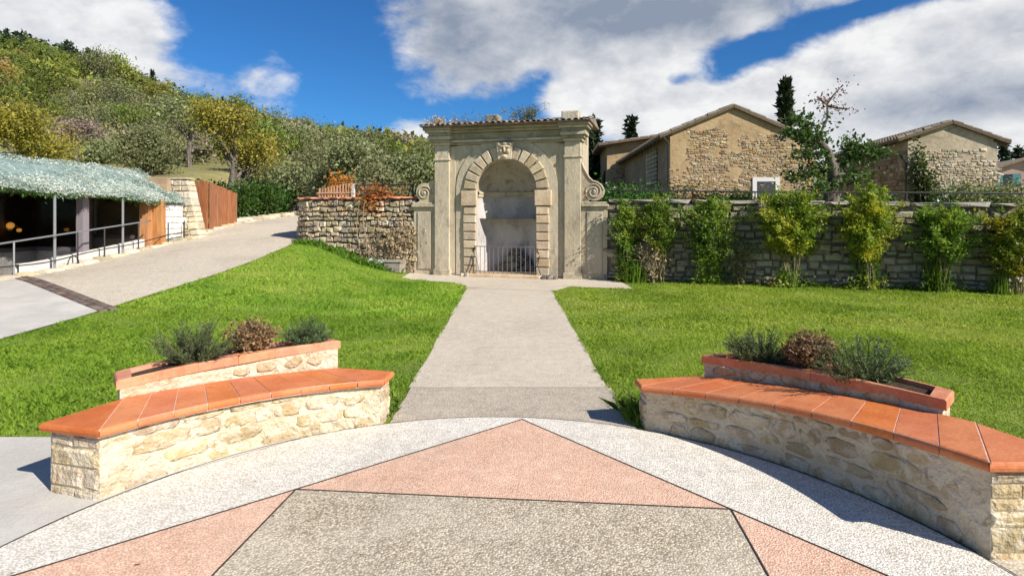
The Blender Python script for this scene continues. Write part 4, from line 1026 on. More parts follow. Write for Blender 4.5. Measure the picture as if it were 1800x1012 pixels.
# things on and by the rubble wall
q0 = left_curve(.15, .28); q1 = left_curve(2.0, .28)
gr_ = empty('terrace_railing', (q1[0], q1[1], ZT+.07), GR, 'dark wooden rail with a pale post above the rubble wall', 'railing')
MB().box(0, 1.85, -.02, .02, .30, .345).build('rail', M['dark_steel'], gr_); MB().box(-.05, .03, -.04, .04, 0, .37).build('post', M['white_paint'], gr_); MB().box(.9, .94, -.02, .02, 0, .30).build('post', M['dark_steel'], gr_); MB().box(1.8, 1.84, -.02, .02, 0, .30).build('post', M['dark_steel'], gr_)
q2 = left_curve(2.85, .30); pf = empty('picket_fence', (q2[0], q2[1], ZT+.07), GR, 'short terracotta-coloured picket fence above the rubble wall', 'fence')
for i in range(11):
    h = .26+.12*smst(i, 0, 10); MB().box(-.28+i*.095, -.28+i*.095+.04, -.015, .015, 0, h).build('picket', M['fence_wood'], pf)
MB().box(-.34, .76, -.03, -.018, .10, .14).build('rail', M['fence_wood'], pf)
q = left_curve(.38, -.42)
tr = empty('stone_trough', (q[0], q[1], H(q[0], q[1])), GR+.05, 'low mauve stone trough at the foot of the rubble wall beside the niche', 'trough')
MB().cbox(-.24, .24, -.16, .18, 0, .26, .02).build('basin', M['coping'], tr); MB().cbox(-.26, .26, -.18, .2, .262, .31, .012).build('rim', M['coping'], tr)
q = left_curve(.95, -.45); pts = rng.normal(size=(160, 3))*np.array([.26, .10, .025]); hh = H(q[0], q[1])
tag(quads('crumpled_netting', leaves(pts+np.array([q[0], q[1], hh+.06]), .10, .8), M['net']), 'pale blue crumpled netting lying beside the stone trough', 'netting')
# dry climber and orange vine on the rubble wall
rs = np.random.default_rng(5)
t = empty('dry_climber', (*left_curve(.9, -.05)[:2], .2), 0, 'tangle of dry tan stems hanging over the rubble wall by the niche', 'plant'); mb = MB(); P = []
for i in range(150):
    s = abs(rs.normal())*.75+.04; zz = rs.uniform(.15, 1.5)*(1-.25*min(s, 1.4)); q = left_curve(s, -.06); p = np.array([q[0], q[1], zz]); pts = [p]; d = rs.normal(size=3)*np.array([.8, .25, .8])
    for k_ in range(5): d = d*.7+rs.normal(size=3)*np.array([.6, .12, .7]); pts.append(pts[-1]+d*.07)
    pts = [np.array([a[0], min(a[1], WL(a[0])-.03), a[2]])-np.array(t.location) for a in pts]; mb.tube(pts, [.010, .009, .008, .007, .005, .003], 4, False)
    for k_ in range(12): P.append(pts[rs.integers(0, 6)]+rs.normal(size=3)*.04)
mb.build('stems', M['dry'], t); quads('dead_leaves', leaves(np.array(P), .075, .4), M['dry'], t)
def vine(p, n, w, h, mat, label, seed, ls=.09, down=.0):
    rs = np.random.default_rng(seed); t = empty('orange_vine', p, 0, label, 'plant', 'autumn shrubs on the rubble wall'); mb = MB(); P = []
    for i in range(n):
        a = rs.normal()*w*.4; d = np.array([a, rs.normal()*.1, h*rs.uniform(.4, 1.1)]); b = np.array([rs.normal()*w*.15, 0, 0]); mb.tube([b, b+d*.5+rs.normal(size=3)*.03, b+d], [.008, .006, .003], 4, False)
        for k_ in range(16): P.append(b+d*rs.uniform(.15, 1.05)+rs.normal(size=3)*.07-np.array([0, 0, down*rs.random()]))
    mb.build('stems', M['stem_dark'], t); quads('leaves', leaves(np.array(P), ls, .6), M[mat], t)
q = left_curve(2.75, .75); vine((q[0], q[1], 1.75), 70, .6, 1.0, 'orange_leaf', 'bright orange-leaved shrub behind the picket fence', 1)
q = left_curve(1.1, .18); vine((q[0], q[1]-.05, 2.0), 60, 1.15, .55, 'orange_leaf', 'golden orange vine spilling over the rubble wall coping', 2, .08, .5)
q = left_curve(.25, .6); vine((q[0], q[1], 1.8), 14, .4, .55, 'bare', 'bare pinkish shrub between the vine and the niche', 3, .06)
q = left_curve(1.75, .6); vine((q[0], q[1], 1.8), 18, .35, .9, 'bare', 'reddish bare shrub above the middle of the rubble wall', 4, .06)
for i, s in enumerate((1.42, 1.62)):
    q = left_curve(s, -.05); MB().tube([(q[0]+.05*math.sin(k_*1.3+i), q[1]-.06-.02*k_, .25+k_*.35) for k_ in range(6)], [.014, .013, .012, .01, .008, .005], 5).build('climber_stem', M['dry'])
    tag(bpy.data.objects['climber_stem' if i == 0 else 'climber_stem.001'], ['pale bare climber stem on the rubble wall, right of two', 'pale bare climber stem on the rubble wall, left of two'][i], 'plant')

# ------------------------------------------------------------------ shrubs along the garden wall
def shrub(u, off, h, w, mat, label, seed, stems=5, clear=.35, nleaf=2600, lsize=.07, low=0, lean=0.):
    """multi-stemmed shrub: u is the distance along the wall, off in front of it"""
    rs = np.random.default_rng(seed); p = Vector((x0+u*math.cos(GR)-off*math.sin(GR)*-1*-1, WL(x0)+u*math.sin(GR)-off*math.cos(GR), 0)); t = empty('wall_shrub', p, 0, label, 'shrub', 'shrubs planted along the garden wall'); mb = MB(); P = []
    tips = []
    for i in range(stems):
        a = rs.uniform(0, 6.283); sp = rs.uniform(.15, .5)*w*.55; b = np.array([math.cos(a)*.05, math.sin(a)*.05, -.03]); e = np.array([math.cos(a)*sp+lean, math.sin(a)*sp*.6, h*rs.uniform(.78, 1.0)]); pts = [b+(e-b)*k_/6+rs.normal(size=3)*.018*k_**.5 for k_ in range(7)]
        mb.tube(pts, [.012*(1-.7*k_/6) for k_ in range(7)], 5, False)
        for k_ in range(20):
            s = clear+(1-clear)*rs.uniform(0, 1); i0 = min(int(s*6), 5); q = pts[i0]+(pts[i0+1]-pts[i0])*(s*6-i0); prof = math.sin(math.pi*min(1, max(.08, (s-clear+.10)/(1.12-clear))))**.6
            aa = rs.uniform(0, 6.283); l = w*.42*prof*rs.uniform(.3, 1.05); d = np.array([math.cos(aa), math.sin(aa)*.55, rs.uniform(.1, .9)])*l; mb.tube([q, q+d*.5+np.array([0, 0, .02]), q+d], [.006, .005, .002], 3, False); tips.append((q, d))
    for (q, d), nn_ in zip(tips, rs.multinomial(nleaf, [1/len(tips)]*len(tips))):
        for k_ in range(nn_): P.append(q+d*rs.uniform(.25, 1.08)+rs.normal(size=3)*.035)
    if low:
        for k_ in range(low): a = rs.uniform(0, 6.283); P.append(np.array([math.cos(a)*rs.uniform(0, .3)*w, math.sin(a)*.14, abs(rs.normal())*.22]))
    mb.build('stems', M['stem'], t); quads('leaves', leaves(np.array(P), lsize, .38, .25), M[mat], t)
    return t
shrub(.29, .33, 1.98, 1.0, 'shrub_g', 'dense dark green shrub against the right wing of the niche', 51, 8, .10, 6500, low=700)
shrub(1.13, .30, 2.05, 1.1, 'shrub_g', 'open shrub with a few yellow leaves, second along the wall', 52, 7, .40, 6500)
shrub(.95, .30, 1.0, 1.0, 'dry', 'dry brown undergrowth between the first two wall shrubs', 63, 8, .15, 1100, .06)
shrub(2.15, .36, 2.05, 1.35, 'shrub_g', 'broad green shrub, third along the wall, with leaves at its foot', 53, 10, .22, 9000, low=900)
shrub(2.85, .30, 1.0, .8, 'olive', 'low grey-green plant right of the third wall shrub', 54, 5, .1, 800, .08)
shrub(3.80, .45, 2.10, 1.85, 'shrub_y', 'large yellow-green shrub with bare lower stems, fourth along the wall', 55, 10, .38, 14000, .075, low=300)
shrub(5.30, .45, 2.14, 1.6, 'shrub_y', 'tallest yellow shrub with bare lower stem, right of the gnarled tree', 56, 9, .34, 12000, .075, low=300)
shrub(6.72, .42, 1.80, 1.7, 'shrub_g', 'dark green shrub with bare stems, left of the last wall shrub', 57, 9, .36, 12000, .07, low=300)
shrub(8.00, .42, 1.75, 1.9, 'shrub_y', 'yellow-green shrub at the right edge of the wall', 58, 8, .26, 10500, .075)
def tuft(u, off, h, n, label, seed, mat='grass_tall'):
    rs = np.random.default_rng(seed); p = Vector((x0+u*math.cos(GR), WL(x0)+u*math.sin(GR)-off*math.cos(GR), 0)); P = np.concatenate([rs.normal(size=(n, 2))*.09, np.zeros((n, 1))], 1); hh = h*rs.uniform(.5, 1.1, n)[:, None]; l = np.concatenate([rs.normal(size=(n, 2))*.14, np.ones((n, 1))], 1)*hh
    a = rs.uniform(0, 6.283, n); ww = np.stack([np.cos(a), np.sin(a), np.zeros(n)], 1)*.008
    tag(quads('grass_clump', np.stack([P-ww, P+ww, P+l*.6+ww*.7, P+l*np.array([1.25, 1.25, 1]), P+l*.6-ww*.7], 1), M[mat], None, 5, p), label, 'grass clump', 'tall grass clumps along the garden wall')
tuft(5.5, .30, .85, 130, 'tall blue-green grass clump at the foot of the yellow shrub', 71); tuft(6.7, .35, .8, 170, 'tall green grass clump at the foot of the dark green shrub', 72)
tuft(3.9, .35, .5, 90, 'short grass clump below the large yellow-green shrub', 73); tuft(.6, .42, .55, 140, 'leafy clump beside the first wall shrub', 74); tuft(7.8, .4, .5, 90, 'grass clump below the last wall shrub in view', 75)

# ------------------------------------------------------------------ glazed building on the left, under a planted roof
XB = -10.0
gb = empty('glazed_building', (XB, 13, 0), 0, 'low glazed building with silvery planted roof, left of the drive', 'building')
def wb(name, x0, x1, y0, y1, z0, z1, mat, parent=gb, c=0):
    mb = MB(); mb.box(x0-XB, x1-XB, y0-13, y1-13, z0, z1); return mb.build(name, M[mat], parent)
def L3(p): return (p[0]-XB, p[1]-13, p[2])
# roof: sloping front, flat top running back into the hill
prof = [(-9.95, 2.10), (-9.95, 2.18), (-11.4, 2.90), (-17.4, 2.90), (-17.4, 2.72), (-11.3, 2.72)]
mb = MB(); v = [L3((x, y, z-(.03*(y-11) if x > -10 else 0))) for y in (5.0, 17.3) for x, z in prof]; m = len(prof)
mb.add(v, [tuple(range(m)), tuple(range(2*m-1, m-1, -1))]+[(i, i+m, (i+1) % m+m, (i+1) % m) for i in range(m)])
roof = mb.build('roof', M['roof_wood'], gb)
wb('floor', -16, -10.2, 5, 17.2, -.1, -.02, 'room_floor'); wb('back_wall', -16.2, -16, 5, 17.2, -.1, 2.7, 'room')
v = [L3((x, y, z-(.03*(y-11) if x > -10 else 0))) for y in (5.0, 17.28) for x, z in ((-9.93, 2.19), (-11.4, 2.915), (-11.9, 2.915))]
mk('shade_net', v, [(0, 3, 4, 1), (1, 4, 5, 2)], M['net_cloth'], gb)
v = []; ys_ = list(np.arange(11.7, 15.8, .4))
for y in ys_: v += [L3((-10.14, y, H(-10.1, y)-.1)), L3((-10.14, y, H(-10.1, y)+.24)), L3((-10.26, y, H(-10.1, y)+.24)), L3((-10.26, y, -.1))]
mk('added_plinth_wall', v, [(4*i+j, 4*i+4+j, 4*i+5+j, 4*i+1+j) for i in range(len(ys_)-1) for j in range(3)], M['white_stone'], gb)  # added in front of the shaded plinths to show a sunlit white strip
wb('inner_wall', -16, -10.32, 17.0, 17.2, -.1, 2.7, 'room'); wb('inner_wall', -16, -10.6, 5.0, 5.2, -.1, 2.7, 'room')
# staggered bays of glass, each over a white plinth
def bay(a, b, zs, zt, zb, nm):
    A, B = Vector(a), Vector(b); d = (B-A).normalized(); n_ = Vector((d.y, -d.x)); L_ = (B-A).length
    def P(s, o, z): q = A+d*s+n_*o; return L3((q.x, q.y, z))
    def slab(name, s0, s1, o0, o1, z0, z1, mat, par):
        v = [P(s, o, z) for z in (z0, z1) for s, o in ((s0, o0), (s1, o0), (s1, o1), (s0, o1))]
        return MB().add(v, [(3, 2, 1, 0), (4, 5, 6, 7), (0, 1, 5, 4), (1, 2, 6, 5), (2, 3, 7, 6), (3, 0, 4, 7)]).build(name, M[mat], par)
    if zs > zb+.1: slab('plinth', 0, L_, -.12, .06, zb, zs-.10, 'white_stone', gb)
    w = slab('window', .05, L_-.05, -.03, .03, zs, zs+.001, 'frame', gb)
    slab('sill', -.02, L_+.02, -.10, .10, zs-.098, zs-.002, 'frame', w); slab('head', 0, L_, -.04, .04, zt-.08, zt, 'frame', w)
    for s0 in (0, L_-.10): slab('jamb', s0, s0+.10, -.05, .05, zs, zt-.082, 'frame', w)
    slab('pane', .10, L_-.10, -.006, .006, zs+.001, zt-.082, 'glass', w)
bay((-12.7, 14.75), (-10.35, 13.75), .80, 2.2, -.05, 'a'); bay((-12.5, 17.0), (-10.3, 16.0), 1.02, 2.2, 0, 'b'); bay((-12.9, 12.4), (-10.5, 11.45), .08, 2.2, -.05, 'c'); bay((-13.0, 10.2), (-10.6, 9.3), .02, 2.2, -.05, 'd')
bay((-10.5, 11.46), (-12.2, 14.70), .05, 2.2, -.05, 'e')
for (xa, ya, xb_, yb) in ((-10.35, 13.76, -12.5, 16.98), (-10.6, 9.31, -12.9, 12.38)):
    v = [L3((xa, ya, -.05)), L3((xb_, yb, -.05)), L3((xb_, yb, 2.7)), L3((xa, ya, 2.05))]; mk('return_wall', v+[(p[0]-.12, p[1], p[2]) for p in v], [(0, 1, 2, 3), (7, 6, 5, 4), (0, 3, 7, 4), (1, 5, 6, 2)], M['room'], gb)
for (x, y, z0, mat, w) in ((-10.28, 13.62, -.05, 'frame', .16), (-10.45, 11.35, -.05, 'frame', .16), (-10.24, 15.92, .0, 'orange_wood', .24)):
    wb('pillar', x-w/2, x+w/2, y-.10, y+.10, z0, 1.95 if mat == 'orange_wood' else 1.98, mat)
wb('timber_post', -10.14, -9.86, 15.98, 16.20, .5, 2.02, 'orange_wood')
# white stone end wall made of blocks
ew = wb('end_wall', -10.3, -10.04, 16.25, 17.35, .4, 1.98, 'white_stone')
PW = protos(M['white_stone']); z = .5; rs = random.Random(3)
while z < 1.8:
    h = rs.uniform(.13, .22); y = 16.25
    while y < 17.2:
        w = rs.uniform(.2, .42); o = ob('stone', rs.choice(PW), ew, (-10.02-XB, y+w/2-13, z+h/2)); o.scale = (w-.01, .05, h-.008); o.rotation_euler = (0, 0, R(90)); y += w
    z += h
# buttress wall with a battered end and tiled cap
bt_ = empty('buttress_wall', (-10.0, 17.5, 0), 0, 'tan stone buttress with sloping end between glazed building and wooden gate', 'wall')
MB().prism([(-2.3, .4), (.50, .4), (.02, 2.55), (-.12, 2.68), (-2.3, 2.68)], 0, .42).build('core', M['tan_stone'], bt_)
PT = protos(M['tan_stone']); z = .6; rs = random.Random(4)
while z < 2.6:
    h = rs.uniform(.14, .24); xr = .50-(z+h/2-.4)/2.15*.48; x = xr
    while x > -.75:
        w = rs.uniform(.18, .36); o = ob('stone', rs.choice(PT), bt_, (x-w/2+.03, .0, z+h/2)); o.scale = (w-.01, .09, h-.01); o.rotation_euler = (0, R(-6), 0); x -= w
    o = ob('stone', rs.choice(PT), bt_, (xr, .21, z+h/2)); o.scale = (.40, .05, h-.012); o.rotation_euler = (R(-12.5), 0, R(90)); z += h
MB().box(-2.3, .0, -.04, .46, 2.682, 2.74).build('cap', M['tan_stone'], bt_)
# steel posts, handrails
for i, y in enumerate((9.2, 12.34, 14.5)):
    zb = H(-9.9, y); MB().tube([(XB*0+.08, y-13, zb-.05), (.08, y-13, 2.06)], .028, 8).build('roof_post', M['steel'], gb)
hrl = empty('ramp_handrail', (XB+.15, 12, 0), 0, 'grey steel handrail with lower rail along the ramp by the glazed building', 'railing')
ys = list(np.arange(8.0, 15.7, .3)); gz = lambda y: H(-9.85, y)
MB().tube([(0, y-12, 1.06+(y-11)*.083) for y in ys], .019, 6).build('top_rail', M['steel'], hrl, True)
MB().tube([(0, y-12, gz(y)+.26+.02*math.sin(y*2)) for y in list(np.arange(9, 17.6, .3))], .014, 5).build('lower_rail', M['dark_steel'], hrl, True)
for y in (9.6, 11.25, 12.9, 13.75, 15.0, 16.3, 17.1):
    MB().tube([(0, y-12, gz(y)-.05), (0, y-12, (1.06+(y-11)*.083) if y < 15.6 else gz(y)+.62)], .017, 6).build('post', M['steel'] if y < 12 else M['dark_steel'], hrl)
MB().tube([(.02, 12.75-12+.16*math.cos(a), gz(12.75)+.10+.17*math.sin(a)) for a in [math.pi*i/10 for i in range(11)]], .012, 5).build('hoop', M['dark_steel'], hrl)
# kerb of rough stones
kb = empty('stone_kerb', (-9.85, 14, 0), 0, 'low rough kerb of tan stones along the upper edge of the drive', 'kerb'); PK = protos(M['tan_stone']); y = 7.5
while y < 24:
    w = random.uniform(.3, .6); x = -10.02 if y < 18 else -10.02+(y-18)*.05; o = ob('kerb_stone', random.choice(PK), kb, (x+.17, y+w/2-14, H(x, y+w/2)+.0)); o.scale = (w-.02, .24, .16+random.uniform(-.03, .04)); o.rotation_euler = (R(random.uniform(-3, 8)), 0, R(90+random.uniform(-5, 5))); o.location.x = .0+random.uniform(-.04, .04)+(0 if y < 18 else (y-18)*.05); y += w
# lamps inside
for i, (x, y, z) in enumerate(((-13.2, 14.95, 1.27), (-11.8, 15.5, 1.32), (-11.9, 15.2, 1.20))):
    la = empty('wall_lamp', (x, y, z), 0, ['amber lamp glowing behind the glass at the left edge', 'amber lamp glowing behind the middle pane', 'small amber lamp low behind the middle pane'][i], 'lamp')
    MB().box(-.03, .03, .02, .08, -.12, .12).build('bracket', M['dark_steel'], la); mk('shade', *lump(0, 0, 0, .09 if i < 2 else .06, .06, .085 if i < 2 else .05), M['lamp'], la, True)
# planting over the roof slope
n = 75000; rs = np.random.default_rng(77)
yy = rs.uniform(5.0, 17.35, n); tt = rs.uniform(-.02, 1.05, n); hang = rs.random(n) < .10; ez = 2.20-.03*(yy-11)
lumpy = .03*np.sin(yy*3.1+np.sin(tt*9))*np.sin(tt*7+yy)+.02*np.sin(yy*11)
xx = -9.92-1.5*np.clip(tt, -.05, 2); zz = ez+(2.92-ez)*np.clip(tt, 0, 1)+.02+rs.normal(size=n)*.02+lumpy
zz = np.where(hang, ez-.02-np.abs(rs.normal(size=n))*.035*(1+.7*np.sin(yy*2.1)), zz); xx = np.where(hang, -9.93+rs.normal(size=n)*.03, xx)
P = np.stack([xx-XB, yy-13, zz], 1)
tag(quads('roof_planting', leaves(P, .055, .32, .0, axis=np.array([.75, 0, -.25]), rnd=.55), M['silver'], gb), kind='stuff')
n = 2600; yy = rs.uniform(8, 16.5, n); P = np.stack([-9.95+rs.normal(size=n)*.06-XB, yy-13, 2.14-.03*(yy-11)-np.abs(rs.normal(size=n))*.035*(1+.8*np.sin(yy*1.7))], 1)
tag(quads('hanging_shoots', leaves(P, .07, .4, -.3), M['laurel'], gb), kind='stuff')
# wooden board gate
wg = empty('board_gate', (-9.95, 18.55, H(-9.95, 18.5)), 0, 'reddish wooden board gate standing open beside the buttress', 'gate')
pts = [Vector((-.75, -.35)), Vector((-.02, -.05)), Vector((-.02, 1.6))]
def gate_run(a, b, n, h0, h1):
    d = (b-a)/n
    for i in range(n):
        p = a+d*i; q = a+d*(i+.93); nn_ = Vector((d.y, -d.x)).normalized()*.025; h = h0+(h1-h0)*i/n+random.uniform(-.015, .015)
        mb = MB(); v = [(p+nn_), (q+nn_), (q-nn_), (p-nn_)]; mb.add([(*w, 0) for w in v]+[(*w, h) for w in v], [(4, 5, 6, 7), (0, 1, 5, 4), (1, 2, 6, 5), (2, 3, 7, 6), (3, 0, 4, 7)]).build('plank', M['gate_wood'], wg)
gate_run(Vector((-.85, .0)), Vector((.02, .02)), 9, 1.63, 1.66); gate_run(Vector((.05, .06)), Vector((.12, 1.75)), 17, 1.63, 1.30)
for z in (.3, 1.2): MB().box(.0, .03, .1, 1.7, z, z+.1).build('ledge', M['gate_wood'], wg)
# low stone edging up the drive beyond the gate
se = empty('stone_edging', (-9.5, 21, 0), 0, 'low pale stone edging beside the drive beyond the wooden gate', 'wall'); y = 20.0; PE = protos(M['tan_stone'])
while y < 26:
    w = random.uniform(.35, .7)
    for k_ in range(1): o = ob('stone', random.choice(PE), se, (-.75+(y-20)*.22, y+w/2-21, H(-10, min(y, 25))+.10+k_*.17)); o.scale = (w-.02, .3, .17); o.rotation_euler = (0, 0, R(90-12))
    y += w

# ------------------------------------------------------------------ farm buildings on the terrace
def roof_tiles(mb, A, B, up, n, r=.09):
    """half-round tiles running down a slope: A->B along the eave, up = vector to the ridge"""
    for i in range(n):
        p = A.lerp(B, (i+.5)/n); 
        mb.tube([p, p+up], [r, r], 6, True)
def gabled(name, corner, ax, W, Ld, hl, ha, apx, hr_, zg, mats, label, ov=.35, eave=.45):
    """corner: front-left base; ax: heading of the front; apx: ridge position along the front; hl/ha/hr_: heights"""
    t = empty(name, (*corner, zg), ax, label, 'building')
    pr_ = [(0, -.6), (W, -.6), (W, hr_), (apx, ha), (0, hl)]
    v = [(x, 0, z) for x, z in pr_]+[(x, Ld, z) for x, z in pr_]
    mk('front_wall', [(x, y, z) for y in (0, .3) for x, z in pr_], [(0, 1, 2, 3, 4), (9, 8, 7, 6, 5)]+[(i, i+5, (i+1) % 5+5, (i+1) % 5) for i in range(5)], M[mats[0]], t)
    MB().box(.0, .3, .302, Ld, -.6, hl).build('side_wall', M[mats[1]], t); MB().box(W-.3, W, .302, Ld, -.6, hr_).build('side_wall', M[mats[1]], t)
    MB().prism(pr_, Ld, Ld+.3).build('back_wall', M[mats[1]], t)
    rf = None
    for (xa, za, xb_, zb) in ((-eave, hl-(ha-hl)/apx*eave, apx, ha), (W+eave, hr_-(ha-hr_)/(W-apx)*eave, apx, ha)):
        d = Vector((xb_-xa, 0, zb-za)); n_ = Vector((-d.z, 0, d.x)).normalized(); n_ = n_ if n_.z > 0 else -n_
        mb = MB(); a = Vector((xa, -ov, za)); b = Vector((xb_, -ov, zb)); k_ = Vector((0, Ld+2*ov, 0)); h = n_*.10
        vs = [a, b, b+k_, a+k_]; vs += [p+h for p in vs]; mb.add(vs, [(3, 2, 1, 0), (4, 5, 6, 7), (0, 1, 5, 4), (1, 2, 6, 5), (2, 3, 7, 6), (3, 0, 4, 7)])
        r_ = mb.build('roof', M['roof_wood'], t)
        mb = MB(); nt_ = int((Ld+2*ov)/.26); 
        for i in range(nt_):
            p = a+h*1.0+Vector((0, .13+i*.26, 0)); q = p+d; s_ = 3
            for k2 in range(6): e0, e1 = p.lerp(q, k2/6), p.lerp(q, (k2+1.06)/6); mb.tube([e0+n_*.035+Vector((0, random.uniform(-.02, .02), 0)), e1+n_*.015], [.10, .08], 5, True)
        tag(mb.build('tiles', M['roof_tile'], r_), kind='stuff')
        for i in range(int((Ld+2*ov)/.8)):
            p = a+Vector((0, .2+i*.8, 0)); MB().add([tuple(p+Vector((0, dy, 0))+d.normalized()*s_-n_*w_) for s_ in (0, .55) for dy in (-.05, .05) for w_ in (.002, .10)], [(0, 1, 3, 2), (4, 6, 7, 5), (0, 4, 5, 1), (2, 3, 7, 6), (1, 5, 7, 3), (0, 2, 6, 4)]).build('rafter', M['roof_wood'], r_)
    return t
def patch_stones(parent, mat, rects, size, seed, name='exposed_stones'):
    """rubble showing where the plaster has gone: many small stones, one part"""
    rs = random.Random(seed); mb = MB()
    for (x0_, x1_, z0_, z1_) in rects:
        z = z0_
        while z < z1_:
            h = rs.uniform(.5, 1)*size*.62; x = x0_+rs.uniform(-.2, .1)
            while x < x1_+rs.uniform(-.1, .2):
                w = rs.uniform(.55, 1.3)*size; p = rs.choice(PROTO); mt = Matrix.Translation((x+w/2, .012, z+h/2+rs.uniform(-.03, .03))) @ Matrix.Rotation(rs.uniform(-.3, .3), 4, 'Y') @ Matrix.Diagonal((w-.015, .07*rs.uniform(.7, 1.3), h*rs.uniform(.8, 1.1)-.01, 1))
                if (math.sin(x*3.1+z*1.7)+math.sin(z*4.3-x*2.2+seed)+rs.uniform(-.6, .6)) > -1.6: mb.add([mt @ q.co for q in p.vertices], [tuple(q.vertices) for q in p.polygons])
                x += w
            z += h
    o = mb.build(name, M[mat], parent); return tag(o, kind='stuff')
def opening(parent, x0_, x1_, z0_, z1_, y=-.02, fm='white_paint', inner='dark_glass', fw=.14, name='window', sill=True):
    w = MB().box(x0_, x1_, y-.005, y+.05, z0_, z1_).build(name, M[inner], parent)
    for (a, b, c, d) in ((x0_-fw, x0_, z0_, z1_+fw), (x1_, x1_+fw, z0_, z1_+fw), (x0_+.001, x1_-.001, z1_+.001, z1_+fw)): MB().box(a, b, y-.05, y+.06, c, d).build('surround', M[fm], w)
    return w
# main farmhouse: front gable nearly square-on
ZG = 1.15; Yf = 25.0; cl = at(1178, 300, Yf)
farm = gabled('farmhouse', (cl.x, Yf), R(-2.5), 6.15, 16.5, at(0, 236, Yf).z-ZG, at(0, 191, Yf).z-ZG, 2.72, at(0, 250, Yf).z-ZG-.05, ZG, ('ochre', 'farm_side'), 'large ochre stone farmhouse with gabled front behind the garden wall', .16)
fh = at(0, 235, Yf).z-ZG
patch_stones(farm, 'farm_stone', [(.85, 2.4, 1.9, fh+.15), (.7, 2.9, .3, 1.9), (3.1, 5.95, 1.7, fh-.15), (2.9, 5.98, .6, 1.7), (4.8, 6.1, -.3, .6), (-.02, .45, -.2, 2.4), (.3, 3.5, -.3, .3), (2.2, 3.3, 2.5, 3.1)], .21, 2)
opening(farm, 3.72, 4.52, -.3, 1.86, name='door', fw=.18)
# side of the farmhouse: brick lattice opening
for i in range(9):
    for j in range(5): pass
lat = MB().box(-.03, .02, 2.6, 5.2, 1.9, 3.6).build('lattice_opening', M['dark_glass'], farm)
for i in range(8): MB().box(-.07, -.031, 2.6, 5.2, 1.95+i*.21, 2.05+i*.21).build('slat', M['tan_stone'], lat)
for i in range(7): MB().box(-.09, -.071, 2.68+i*.37, 2.78+i*.37, 1.9, 3.6).build('upright', M['tan_stone'], lat)
MB().box(-.04, .02, 9.0, 10.2, -.3, 2.3).build('door', M['roof_wood'], farm)
MB().tube([(-.10, -.10, -.5), (-.10, -.10, fh-.45), (-.35, -.15, fh-.15)], .05, 6).build('drainpipe', M['dark_steel'], farm)
# second house behind
Yb = 38.0; cb = at(1067, 300, Yb)
back = gabled('rear_farmhouse', (cb.x, Yb), R(-4), 7.0, 12.0, at(0, 256, Yb).z-ZG, at(0, 243, Yb).z-ZG, 3.5, at(0, 256, Yb).z-ZG, ZG, ('ochre', 'farm_side'), 'smaller tiled farmhouse half hidden behind the large ochre one', .6, .6)
patch_stones(back, 'farm_stone', [(.3, 2.6, .2, 3.4)], .3, 3)
MB().box(-.05, .02, 2.2, 3.4, .5, 3.2).build('door', M['roof_wood'], back)
for y_ in (1.1, 5.0): MB().box(-.04, .02, y_, y_+.8, 2.0, 3.4).build('window', M['dark_glass'], back)
# small barn on the right
Yr = 24.0; cr_ = at(1596, 300, Yr)
barn = gabled('small_barn', (cr_.x, Yr), R(-10), 3.32, 7.5, at(0, 243, Yr).z-ZG, at(0, 220, Yr).z-ZG, 1.62, at(0, 250, Yr).z-ZG, ZG, ('barn_wall', 'farm_stone'), 'small pale stone barn with tiled gable and ivy at its corner', .16, .4)
patch_stones(barn, 'barn_stone', [(.1, 3.2, -.2, 2.6), (.5, 2.7, 2.6, 3.1)], .22, 4)
side = MB(); rs = random.Random(12); z = -.3
while z < 3.1:
    h = rs.uniform(.12, .2); y = .05
    while y < 7.4:
        w = rs.uniform(.2, .45); p = rs.choice(PROTO); mt = Matrix.Translation((-.01, y+w/2, z+h/2)) @ Matrix.Rotation(-math.pi/2, 4, 'Z') @ Matrix.Diagonal((w-.012, .06, h-.012, 1)); side.add([mt @ q.co for q in p.vertices], [tuple(q.vertices) for q in p.polygons]); y += w
    z += h
tag(side.build('side_stones', M['farm_stone'], barn), kind='stuff')
dr = MB().box(-.10, -.06, 1.2, 2.3, -.4, 1.25).build('door', M['dark_glass'], barn)
for (a, b, c, d) in ((1.0, 1.2, -.4, 1.42), (2.3, 2.5, -.4, 1.42), (1.201, 2.299, 1.251, 1.42)): MB().box(-.14, -.05, a, b, c, d).build('surround', M['white_paint'], dr)
MB().tube([(-.13, -.12, -.4), (-.13, -.12, 2.6), (-.3, .1, 3.0)], .05, 6).build('drainpipe', M['dark_steel'], barn)
def ivy(name, p, n, sx, sy, sz, mat, label, seed, ls=.14, cat='plant'):
    rs = np.random.default_rng(seed); t = empty(name, p, 0, label, cat); mb = MB(); P = []
    for i in range(max(6, n//150)):
        b = np.array([rs.normal()*sx*.4, rs.normal()*sy*.4, 0]); e = b*1.6+np.array([rs.normal()*sx*.3, rs.normal()*sy*.2, sz*rs.uniform(.5, 1)]); mb.tube([b, (b+e)/2+rs.normal(size=3)*.05, e], [.022, .016, .006], 4, False)
        for k_ in range(150): s = rs.uniform(.1, 1.05); P.append(b+(e-b)*s+rs.normal(size=3)*np.array([sx*.28, sy*.28, sz*.10]))
    mb.build('stems', M['stem_dark'], t); quads('leaves', leaves(np.array(P), ls, .6), M[mat], t); return t
ivy('climbing_ivy', (cr_.x+.35, Yr-.35, 1.0), 1800, .45, .25, 3.3, 'fig', 'dark ivy climbing the left corner of the small barn', 1)
ivy('climbing_ivy', (cr_.x+.9, Yr-.6, 1.0), 900, .55, .3, 1.5, 'fig', 'low bushy ivy at the foot of the small barn front', 2)
